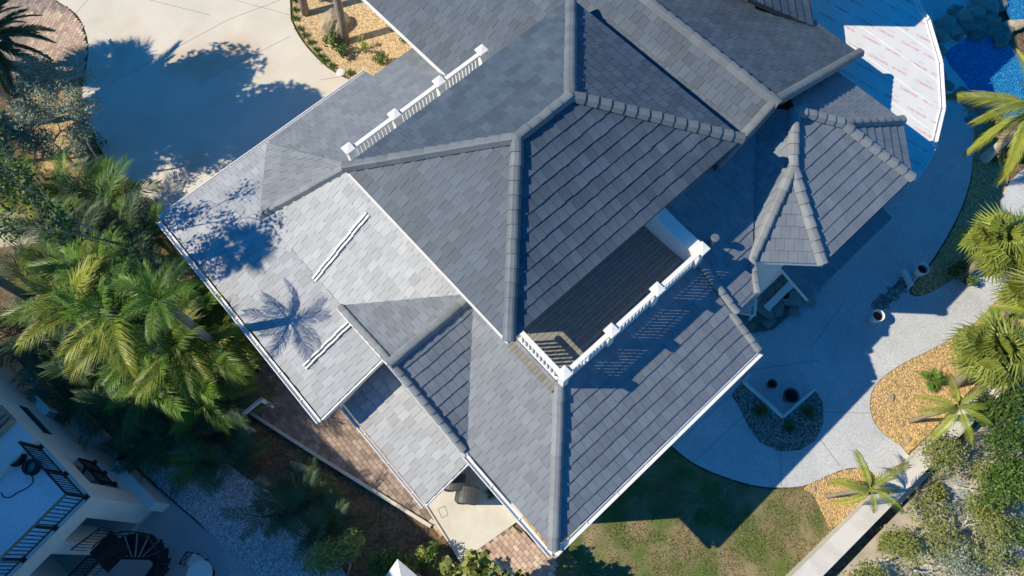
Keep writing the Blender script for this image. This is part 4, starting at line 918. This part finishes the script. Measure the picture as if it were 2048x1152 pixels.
def fan_mesh(name, m, seed=0, seg=30, spread=165, L_=.62, droop=.35):
    """fan palm leaf: stalk along +X and a pleated fan of narrow segments"""
    r = random.Random(seed); mb = MB(); mb.tube([(0, 0, 0), (.35, 0, .05), (.62, 0, .04)], [.018, .014, .012], 4, False); c_ = Vector((.60, 0, .04))
    for i in range(seg):
        a = R(-spread + 2 * spread * i / (seg - 1) + r.uniform(-2, 2)); l_ = L_ * (1 - .28 * abs(a) / R(spread)) * r.uniform(.9, 1.05)
        d = Vector((math.cos(a), math.sin(a), .12)).normalized(); s_ = Vector((-math.sin(a), math.cos(a), 0)) * (.028)
        q1 = c_ + d * l_ * .55 + Vector((0, 0, .02)); q2 = c_ + d * l_ + Vector((0, 0, -droop * l_ * r.uniform(.5, 1.3)))
        z = Vector((0, 0, .012 * (1 if i % 2 else -1)))
        mb.add([c_ - s_ * .25, c_ + s_ * .25, q1 + s_ + z, q1 - s_ - z, q2], [(0, 1, 2, 3), (3, 2, 4)])
    me = bpy.data.meshes.new(name); me.from_pydata([tuple(v) for v in mb.v], [], mb.f); me.materials.append(m); me.update(); return me
FR = {}
for k_, m_ in (('g', 'frond'), ('y', 'frond_y'), ('b', 'frond_b')):
    FR[k_] = [frond_mesh('frond', M[m_], 1.0, dr, 34, .37, sd_, .4, .0068) for sd_, dr in ((1, .45), (2, .8), (3, 1.1))]
FR['dry'] = [frond_mesh('frond', M['frond_dry'], 1.0, 1.3, 24, .28, 9, .6)]
FR['long'] = [frond_mesh('frond', M['frond_y'], 1.0, dr, 84, .19, sd_, .6, .0045, 42) for sd_, dr in ((4, .7), (5, 1.0))]
FR['date'] = [frond_mesh('frond', M['frond_b'], 1.0, dr, 46, .16, sd_, .2, .010, 42) for sd_, dr in ((6, .6), (7, .9))]
FAN = [fan_mesh('frond', M['frond_fan'], s_, 30, 160, .62, d) for s_, d in ((1, .25), (2, .5), (3, .8))]
FANG = [fan_mesh('frond', M['frond'], s_, 30, 160, .62, d) for s_, d in ((4, .3), (5, .6))]
def crown(root, c_, meshes, n, L_, el=(70, -25), r=random, jit=.15):
    for i in range(n):
        t = (i + .5) / n; az = i * 2.39996 + r.uniform(-.25, .25); e = R(el[0] + (el[1] - el[0]) * t + r.uniform(-8, 8))
        s_ = L_ * r.uniform(1 - jit, 1 + jit)
        o = inst('frond', r.choice(meshes), root)
        o.matrix_local = Matrix.Translation(c_) @ Matrix.Rotation(az, 4, 'Z') @ Matrix.Rotation(-e, 4, 'Y') @ Matrix.Rotation(r.uniform(-.5, .5), 4, 'X') @ Matrix.Scale(s_, 4)
def areca(px, py, h, label, keys='g', stems=3, nf=6, L_=1.9, seed=0, name='areca_palm', group=None):
    r = random.Random(seed * 17 + 5); c_ = at(px, py, h); root = empty(name, (c_.x, c_.y, -.03)); tag(root, label, 'palm', group)
    for k in range(stems):
        a = r.uniform(0, 6.28); d = r.uniform(.1, .5) * (k > 0); hh = h * r.uniform(.72, 1.0) if k else h
        top = Vector((math.cos(a) * d * 1.6, math.sin(a) * d * 1.6, hh - .5))
        mb = MB(); mb.tube([(math.cos(a) * d * .3, math.sin(a) * d * .3, 0), top * .5 + Vector((0, 0, .1)), top], [.06, .05, .04], 6); mb.build('trunk', M['stem'], root)
        ms = [m_ for kk in keys for m_ in FR[kk]]
        crown(root, top, ms, nf, L_, (78, 5), r)
    return root
# jungle along the left side of the house: (px, py, crown height, colours, stems, fronds, frond length)
J = [(35, 395, 3.0, 'gy', 3, 7, 1.7), (120, 372, 2.6, 'gb', 3, 6, 1.6), (205, 385, 3.2, 'bg', 3, 6, 1.7), (95, 455, 3.4, 'bg', 3, 6, 1.7), (165, 470, 3.6, 'b', 3, 7, 1.7), (245, 455, 3.0, 'b', 3, 6, 1.6), (300, 470, 2.4, 'gb', 3, 6, 1.4), (125, 535, 3.2, 'gy', 3, 6, 1.6), (190, 545, 4.2, 'gb', 3, 7, 1.8), (260, 540, 3.4, 'b', 3, 6, 1.6),
     (150, 600, 4.6, 'yg', 3, 7, 2.0), (215, 620, 5.0, 'yg', 2, 8, 2.1), (330, 590, 3.4, 'bg', 3, 6, 1.6), (285, 625, 4.4, 'gb', 3, 7, 1.8), (395, 625, 3.6, 'g', 3, 7, 1.7), (345, 680, 4.2, 'gy', 3, 7, 1.9), (420, 690, 3.6, 'gy', 3, 7, 1.7), (270, 700, 4.0, 'g', 3, 6, 1.7), (310, 760, 3.4, 'g', 3, 7, 1.6), (390, 765, 3.2, 'g', 3, 6, 1.6),
     (60, 560, 2.6, 'b', 3, 6, 1.7), (40, 640, 2.4, 'b', 3, 6, 1.8), (120, 680, 2.6, 'b', 3, 6, 1.8), (200, 740, 2.4, 'b', 3, 6, 1.7), (240, 800, 2.2, 'b', 3, 6, 1.7), (340, 830, 2.0, 'b', 3, 6, 1.6), (150, 790, 2.0, 'b', 3, 6, 1.6), (430, 800, 2.0, 'b', 3, 6, 1.4), (380, 920, 1.4, 'bg', 3, 6, 1.2), (450, 900, 1.4, 'b', 3, 6, 1.2), (600, 1000, 1.4, 'b', 3, 6, 1.2), (560, 1020, 1.3, 'b', 3, 6, 1.1), (660, 1040, 1.3, 'b', 3, 6, 1.2), (300, 880, 1.5, 'b', 3, 6, 1.2)]
JL = ['bright yellow green areca palm at the far left edge near the pale bare patch', 'mid green areca palm below the smaller grey green tree', 'dark green areca palm at the end of the mulch strip by the driveway', 'dark green areca palm beside the pale bare patch', 'dark blue green areca palm with upright fronds in the upper middle of the clump', 'dark blue green areca palm near the driveway corner', 'low green areca palm closest to the garage gutter corner', 'yellow tinged areca palm above the big golden fronds', 'tall green areca palm just above the two golden palms', 'dark blue green areca palm between the tall green one and the gutter', 'tall golden areca palm, the left one of two with arching yellow fronds', 'tallest golden areca palm in the middle of the clump', 'dark areca palm under the shaded stretch of gutter', 'green areca palm right of the tallest golden one', 'fresh green areca palm touching the gutter below the palm shadow', 'bright areca palm with arching tips left of the gutter middle', 'bright areca palm leaning to the gutter at the lower end of the clump', 'green areca palm below the tallest golden one', 'bright green areca palm at the lower tip of the sunlit clump', 'low green areca palm right of the lower tip of the clump', 'dark areca palm under the pale bare patch at the left', 'dark areca palm in the shade at the left edge', 'dark shaded areca palm left of the golden fronds', 'dark shaded areca palm below the golden fronds', 'dark shaded areca palm above the air conditioner side', 'dark shaded areca palm near the gate frame', 'dark shaded areca palm close to the neighbouring air conditioner', 'dark shaded areca palm right beside the gate frame', 'low palm at the upper end of the gravel yard', 'low dark palm between the gate and the gravel yard', 'low dark palm in the brown bed beside the walkway kerb', 'low dark palm at the right edge of the gravel yard', 'low dark palm at the lower end of the brown bed', 'low dark palm at the corner of the neighbouring slab']
for i, (x, y, h, ks, s_, nf, L_) in enumerate(J):
    areca(x, y, h, JL[i], ks, s_, nf, L_, i, group='areca palms beside the garage')
# tall palms left of the frame whose crowns shade the garage roof and driveway
def fan_palm(base, h, lean, label, n=26, L_=1.25, meshes=None, tr='trunk', r0=.17, seed=0, skirt=8, name='fan_palm', group=None, el=(75, -35)):
    r = random.Random(seed + 300); root = empty(name, base); tag(root, label, 'palm', group); top = Vector((lean[0], lean[1], h))
    pts = [Vector((0, 0, -.05)), top * .33 + Vector((-lean[0] * .08, -lean[1] * .08, 0)), top * .66 + Vector((-lean[0] * .06, -lean[1] * .06, 0)), top]
    pts = smooth_poly(pts, 4, False); n_ = len(pts)
    mb = MB(); mb.tube(pts, [r0 * (1.35 - .35 * min(1, i / 3) - .2 * i / n_) for i in range(n_)], 12); mb.build('trunk', M[tr], root, True)
    crown(root, top, meshes or FAN, n, L_, el, r)
    if skirt: crown(root, top - Vector((0, 0, .15)), FR['dry'], skirt, L_ * .8, (-30, -65), r)
    return root
def shadow_src(px, py, zs, h):
    """where something of height h stands whose shadow falls on the point seen at (px, py, zs)"""
    p = at(px, py, zs); k = (h - zs) / math.tan(R(SUN_EL)); return Vector((p.x - k * math.cos(R(SUN_AZ)), p.y - k * math.sin(R(SUN_AZ)), 0))
fan_palm(shadow_src(205, 125, 0, 7.5), 7.5, (.2, -.1), 'tall fan palm beyond the top left corner of the driveway', 34, 1.35, FANG, seed=1)
fan_palm(shadow_src(455, 515, 4.8, 12.0), 12.0, (.3, .2), 'tall fan palm behind the areca clump whose crown shades the garage roof', 17, 1.0, FANG, seed=2, skirt=0)
fan_palm(shadow_src(575, 655, 4.6, 7.2), 7.2, (.2, .1), 'slender palm in the areca clump whose crown shades the gutter', 16, 1.25, FR['g'], seed=3, skirt=0, name='feather_palm')
# date palm fronds at the top left corner
dp = empty('date_palm', at(-40, 120, 0)); tag(dp, 'dark date palm with long arching fronds at the top left corner', 'palm'); c_ = at(-25, 85, 3.2) - at(-40, 120, 0)
mb = MB(); mb.tube([(0, 0, -.05), c_ * .5, c_], [.3, .26, .24], 10); mb.build('trunk', M['trunk'], dp); crown(dp, c_, FR['date'], 40, 2.5, (70, -25), random.Random(5))

# right side palms
fan_palm(at(1998, 487, 2.5) - Vector((.1, .2, 2.5)), 2.5, (.1, .2), 'yellow green fan palm between the patio curve and the right edge', 34, 1.15, FAN, seed=11, skirt=10)
fan_palm(at(1990, 705, 2.8) - Vector((.2, .3, 2.8)), 2.8, (.2, .3), 'big bright fan palm above the long golden bed', 34, 1.2, FAN, seed=12, skirt=8)
fan_palm(at(2075, 585, 2.4) - Vector((.1, .1, 2.4)), 2.4, (.1, .1), 'fan palm cut by the right edge of the picture', 26, 1.1, FAN, seed=13)
def feather(base_px, top_px, h, label, n, L_, seed, meshes='long', tr='trunk', r0=.1, el=(60, -30), name='feather_palm', skirt=3):
    b = at(*base_px, 0); t = at(*top_px, h); return fan_palm(b, h, (t.x - b.x, t.y - b.y), label, n, L_, FR[meshes] if isinstance(meshes, str) else meshes, tr, r0, seed, skirt, name, el=el)
feather((1968, 318), (2075, 225), 4.2, 'leaning palm with a smooth pale trunk beside the pool', 14, 2.7, 21, 'long', 'trunk_w', .17, (55, -30))
feather((2000, 665), (2085, 640), 3.0, 'thick pale trunk palm leaning out at the right edge', 14, 1.6, 22, 'long', 'trunk_w', .16)
SHORT = [frond_mesh('frond', M['frond_y'], 1.0, dr, 50, .24, sd_, .6, .007, 50) for sd_, dr in ((14, .8), (15, 1.1))]
feather((1820, 842), (1918, 815), 2.6, 'small palm with a thin leaning trunk over the golden bed', 9, 1.25, 23, SHORT, 'trunk', .07, (35, -20), skirt=0)
feather((1655, 992), (1742, 978), 2.3, 'small drooping palm at the lawn corner of the wall', 9, 1.25, 24, SHORT, 'trunk', .07, (35, -25), skirt=1)
fan_palm(at(1855, 762, 0), .25, (0, 0), 'tiny palm seedling on the golden bed', 9, .42, FANG, seed=30, skirt=0, r0=.03, name='palm_seedling')
fan_palm(at(1995, 640, 0), .4, (0, 0), 'low grey green palm seedling beside the thick pale trunk', 9, .5, FANG, seed=31, skirt=0, r0=.03, name='palm_seedling')

# broadleaf plants
def leaf_cloud(mb, T, c_, rad, n, size, r, flat_=.7, asp=.45):
    for _ in range(n):
        d = Vector((r.gauss(0, 1), r.gauss(0, 1), r.gauss(0, 1))).normalized() * (r.random() ** .45); p = c_ + Vector((d.x * rad[0], d.y * rad[1], d.z * rad[2]))
        ax = Vector((r.gauss(0, 1), r.gauss(0, 1), r.gauss(0, .5))).normalized(); nn = Vector((r.gauss(0, .6), r.gauss(0, .6), 1)).normalized(); bx = nn.cross(ax)
        if bx.length < .1: continue
        bx.normalize(); s_ = size * r.uniform(.6, 1.25)
        mb.add([p - ax * s_, p + bx * s_ * asp, p + ax * s_, p - bx * s_ * asp], [(0, 1, 2, 3)]); T.append(r.random())
def shrub(px, py, label, rad=.4, h=.5, n=220, size=.07, m='leaf', seed=0, group=None, name='shrub', clumps=6, asp=.45, z0=0.0, cat='shrub'):
    r = random.Random(seed * 13 + 1); p = at(px, py, z0); root = empty(name, p); tag(root, label, cat, group)
    mb = MB(); T = []; st_ = MB()
    for k in range(clumps):
        a = r.uniform(0, 6.28); d = rad * r.uniform(.2, .8); c_ = Vector((math.cos(a) * d, math.sin(a) * d, h * r.uniform(.45, .85)))
        leaf_cloud(mb, T, c_, (rad * .45, rad * .45, h * .35), n // clumps, size, r, asp=asp)
        st_.tube([(0, 0, -.03), c_ * .5 + Vector((0, 0, .05)), c_], [.025 * (1 + rad), .015 * (1 + rad), .008], 5, False)
    o = mb.build('crown', M[m], root); set_tint(o.data, T); st_.build('stem', M['bark'], root); return root
def tuft(px, py, label, L_=.3, n=46, m='leaf', seed=0, group=None, z0=0.0):
    r = random.Random(seed + 900); V, F, T = [], [], []
    for _ in range(n):
        a = r.uniform(0, 6.28); e = r.uniform(.35, 1.4); l_ = L_ * r.uniform(.6, 1.1); d = Vector((math.cos(a) * math.cos(e), math.sin(a) * math.cos(e), math.sin(e))); s_ = Vector((-math.sin(a), math.cos(a), 0)) * .014; b = len(V)
        q = d * l_ * .6; e_ = d * l_ + Vector((math.cos(a) * .08, math.sin(a) * .08, -.06)); V += [-s_ * .6, s_ * .6, q + s_, q - s_, e_]; F += [(b, b + 1, b + 2, b + 3), (b + 3, b + 2, b + 4)]; T += [r.random()] * 2
    o = mesh_obj('grass_tuft', V, F, M[m], loc=at(px, py, z0)); set_tint(o.data, T); tag(o, label, 'grass tuft', group); return o
for i, (x, y) in enumerate(((590, 3), (591, 20), (591, 38), (600, 59), (611, 72), (622, 86), (632, 101), (642, 114), (651, 122), (665, 133), (702, 148))):
    tuft(x, y, 'small green grass tuft, ' + ('topmost', 'second', 'third', 'fourth', 'fifth', 'sixth', 'seventh', 'eighth', 'ninth', 'tenth', 'lowest')[i] + ' down the driveway edge of the wood chip bed', .26, 50, 'leaf', i, 'tufts along the driveway edge', -.02)
shrub(667, 92, 'leafy green shrub below the boulder', .42, .7, 300, .07, 'leaf', 1); shrub(686, 108, 'dark low shrub in the shadow beside the trunk base', .38, .45, 240, .07, 'leaf_d', 2); shrub(727, 100, 'airy yellow green shrub in the middle of the wood chips', .42, .6, 200, .06, 'leaf_y', 3); shrub(765, 125, 'bright green bush near the roof corner', .36, .6, 320, .06, 'leaf', 4); shrub(640, 3, 'bright green bush at the top of the wood chip bed', .3, .4, 220, .06, 'leaf', 5); shrub(808, 85, 'green bush against the white wall', .25, .5, 160, .06, 'leaf', 6)
def post_trunk(base, top, h, rad, label):
    b = at(*base, -.02); t = at(*top, h); d = t - b; mb = MB(); n = 9
    mb.tube([d * (i / n) for i in range(n + 1)], [rad * (1.12 - .2 * i / n) for i in range(n + 1)], 12); root = empty('tall_palm', b); tag(root, label, 'palm')
    mb.build('trunk', M['trunk'], root, True); crown(root, d, FR['g'], 18, 2.6, (70, -20), random.Random(int(base[0])))
post_trunk((692, 84), (585, -430), 9.5, .17, 'bare grey palm trunk rising out of frame beside the boulder')
post_trunk((612, 28), (480, -480), 9.5, .17, 'dark palm trunk at the top left of the wood chip bed')

def tree(px, py, h, label, rad=2.0, seed=0, m='leaf_b', leaves=2600, size=.05, bark='bark', depth=4, trunk_r=.12, name='tree', gnarl=.5, asp=.45, base=None, clump=.35, up=.4, group=None, cat='tree'):
    """branching tree: tapered limbs and many small leaves round the twig ends"""
    r = random.Random(seed * 31 + 3); p = base if base is not None else at(px, py, h * .7); root = empty(name, (p.x, p.y, -.04)); tag(root, label, cat, group)
    wood = MB(); tips = []
    def grow(a, d, l_, rr, k):
        pts = [a]; q = a; dd = d
        for i in range(3):
            dd = (dd + Vector((r.uniform(-1, 1), r.uniform(-1, 1), r.uniform(-.6, .8))) * gnarl * .35).normalized(); q = q + dd * l_ / 3; pts.append(q)
        wood.tube(pts, [rr, rr * .85, rr * .7, rr * .55], 6 if k > 2 else 4, False)
        if k <= 1: tips.append(q)
        if k == 2: tips.append(pts[2])
        if k > 0:
            for _ in range(r.choice((2, 3, 3))):
                nd = (dd + Vector((r.uniform(-1, 1), r.uniform(-1, 1), r.uniform(-.35, up))) * 1.0).normalized(); grow(q, nd, l_ * r.uniform(.6, .85), rr * .6, k - 1)
    tot = h * .42
    grow(Vector((0, 0, 0)), Vector((r.uniform(-.15, .15), r.uniform(-.15, .15), 1)).normalized(), tot, trunk_r, depth)
    mx = max(max(abs(t.x), abs(t.y)) for t in tips); mz = max(t.z for t in tips)
    sx_, sz_ = rad / mx, h / mz
    wood.v = [Vector((v.x * sx_ ** min(1, v.z / (h * .2)) if v.z > 0 else v.x, v.y * sx_ ** min(1, v.z / (h * .2)) if v.z > 0 else v.y, v.z * sz_)) for v in wood.v]
    tips = [Vector((t.x * sx_, t.y * sx_, t.z * sz_)) for t in tips]
    mb = MB(); T = []
    for t in tips: leaf_cloud(mb, T, t, (clump, clump, clump * .7), max(1, leaves // len(tips)), size, r, asp=asp)
    wood.build('trunk', M[bark], root); o = mb.build('crown', M[m], root); set_tint(o.data, T); return root
tree(60, 255, 4.0, 'scraggly grey green tree with bare pale twigs left of the driveway', 2.2, 1, 'leaf_b', 9000, .05, 'bark', 5, .10, gnarl=.8, clump=.34)
tree(105, 232, 5.6, 'tall airy grey green tree with pale twigs over the driveway edge', 1.9, 4, 'leaf_b', 6500, .05, 'bark_w', 5, .09, gnarl=.9, clump=.36)
tree(15, 300, 3.2, 'smaller grey green tree at the left edge', 1.6, 2, 'leaf_b', 5000, .05, 'bark', 4, .08, gnarl=.8, clump=.34)
shrub(95, 160, 'low dark green undergrowth below the date palm', .9, .8, 700, .07, 'leaf_d', 20, z0=-.05); shrub(20, 190, 'dark bush under the date palm at the left edge', .9, 1.0, 700, .07, 'leaf_d', 21, z0=-.05); shrub(190, 300, 'sparse dark bush beside the driveway edge', .7, .6, 320, .06, 'leaf_d', 22, z0=-.05)
tree(278, 345, 1.6, 'spindly yellow green sapling at the lower edge of the driveway', .55, 3, 'leaf_y', 420, .05, 'stem', 3, .025, gnarl=.9, clump=.13, base=at(290, 385, 0), name='sapling')
# round crowned trees left of the frame: their shade falls across the driveway
b = shadow_src(490, 215, 0, 8.5); tree(0, 0, 10.0, 'dense round tree left of the picture that shades the driveway', 2.6, 5, 'leaf_d', 20000, .15, 'bark', 4, .3, base=b, clump=1.2, name='shade_tree')
b = shadow_src(360, 300, 0, 8.0); tree(0, 0, 9.5, 'second dense tree left of the picture beside the driveway', 2.9, 6, 'leaf_d', 20000, .15, 'bark', 4, .3, base=b, clump=1.2, name='shade_tree')
b = shadow_src(470, 440, 4.8, 9.0); tree(0, 0, 10.5, 'open tree left of the picture that dapples the garage roof', 2.2, 7, 'leaf_d', 2400, .08, 'bark', 5, .2, base=b, clump=.4, name='shade_tree')
# shrubs at the bottom edge
shrub(700, 1125, 'pale yellow green feathery bush at the bottom edge of the gravel', 1.1, 1.8, 1700, .07, 'leaf_y', 31); shrub(770, 1130, 'grey green bush behind the white shed roof', .8, 1.2, 900, .07, 'leaf', 32)
shrub(872, 1112, 'glossy green bush beside the concrete pad', .5, 1.1, 700, .06, 'leaf', 33, asp=.4); shrub(838, 1118, 'soft green bush against the shed', .45, .9, 500, .07, 'leaf_y', 34)
shrub(905, 1150, 'low sea grape with big round leaves beside the glossy bush', .5, 1.5, 150, .12, 'leaf_y', 35, asp=.85)
tree(0, 0, 3.3, 'tall sea grape with round leaves at the bottom edge beside the paved path', .95, 9, 'leaf_y', 520, .12, 'bark', 3, .07, base=at(962, 1190, 2.4), clump=.32, name='sea_grape', asp=.85)
tree(0, 0, 3.6, 'dark sea grape just below the bottom edge of the picture', 1.1, 10, 'leaf_d', 1500, .12, 'bark', 4, .08, base=at(1010, 1225, 2.4), clump=.35, name='sea_grape', asp=.8)
tuft(985, 985, 'weedy tuft in the gravel strip under the gutter', .3, 60, 'leaf_d', 60)
# dark yuccas in the grey bed, bush by the curved bed
for i, (x, y) in enumerate(((1520, 822), (1615, 825), (1578, 855))):
    tuft(x, y, ('dark spiky plant at the left of the grey gravel bed', 'dark spiky plant at the right of the grey gravel bed', 'dark spiky plant at the bottom of the grey gravel bed')[i], .36, 90, 'leaf_d', 70 + i, 'spiky plants in the grey bed', .045)
shrub(1905, 548, 'dark shaded bush in the curved bed', .5, .7, 600, .06, 'leaf_d', 41); shrub(1932, 572, 'bright green ball of foliage beside the dark bush', .26, .5, 420, .05, 'leaf', 42)
shrub(1995, 268, 'yellow green hedge plant at the pool edge', .75, .8, 1100, .09, 'leaf_y', 43); shrub(2035, 300, 'green leafy plant under the leaning palm', .6, .6, 700, .08, 'leaf_y', 44); shrub(1990, 320, 'low green plant at the foot of the leaning palm', .35, .4, 300, .07, 'leaf', 45)
# overgrown bank beyond the wall
tree(2010, 850, 2.6, 'dense dark green bush beyond the wall at the right edge', 1.5, 51, 'leaf_d', 9000, .06, 'bark', 4, .1, clump=.5, name='bush', cat='bush')
tree(1985, 940, 2.2, 'bright green bush below the dense dark one', 1.1, 52, 'leaf', 5000, .06, 'bark', 4, .1, clump=.4, name='bush', cat='bush')
tree(2040, 1000, 2.2, 'green bush at the right edge of the overgrown bank', 1.2, 53, 'leaf', 4000, .06, 'bark', 4, .1, clump=.4, name='bush', cat='bush')
sc_ = [(1900, 930, 1.8, 1.0, 'leaf_y', 'half bare shrub against the wall end'), (1960, 965, 2.0, 1.1, 'leaf_y', 'tangled shrub with bleached branches above the grey path'), (1860, 1060, 1.6, 1.1, 'leaf_y', 'yellow green scrub below the grey path'), (1940, 1065, 1.9, 1.2, 'leaf_y', 'tangle of pale branches and sparse leaves on the bank'), (1790, 1120, 1.5, 1.0, 'leaf_y', 'leafy scrub beside the foot of the wall'), (1890, 1130, 1.7, 1.1, 'leaf_b', 'grey bleached scrub at the bottom edge'), (2010, 1110, 1.8, 1.2, 'leaf_y', 'sparse pale scrub in the bottom right corner'), (1730, 1145, 1.2, .7, 'leaf_y', 'low scrub at the bottom of the wall')]
for i, (x, y, h, rd, m_, lb) in enumerate(sc_):
    tree(x, y, h, lb, rd, 60 + i, m_, 2000, .048, 'bark_w', 5, .08, gnarl=1.2, clump=.42, name='scrub', cat='scrub', up=.2)

for i, (x, y, h, rd, lb) in enumerate(((1925, 905, .9, .9, 'bare bleached branches beside the wall end'), (1985, 1015, 1.0, 1.1, 'bleached dead branches lying over the grey path'), (1830, 1020, .8, .8, 'grey dead twigs on the sand below the small drooping palm'), (1905, 1085, 1.0, 1.2, 'long bleached dead branches in the middle of the bank'), (2030, 1060, 1.0, 1.0, 'pale dead branches near the right edge of the bank'), (1835, 1140, .9, .9, 'dead grey twigs at the bottom of the bank'), (1960, 1135, .9, 1.1, 'tangle of dead branches at the bottom right'))):
    tree(x, y, h, lb, rd, 90 + i, 'leaf_y', 160, .04, 'bark_w', 5, .055, gnarl=1.3, clump=.2, name='dead_branches', cat='branches', up=.0)
for i, (x, y, rd, m_) in enumerate(((1770, 1085, .45, 'leaf_y'), (1945, 1110, .5, 'leaf'), (2035, 1140, .6, 'leaf_y'), (1985, 880, .5, 'leaf'), (1870, 985, .35, 'leaf_y'))):
    shrub(x, y, ('small weed beside the wall near the bottom edge', 'low green weed among the dead branches', 'yellow green weed in the bottom right corner', 'low green weed under the dense dark bush', 'small weed at the start of the grey path')[i], rd, .5, 420, .05, m_, 80 + i, name='weed', cat='weed', z0=-.04)
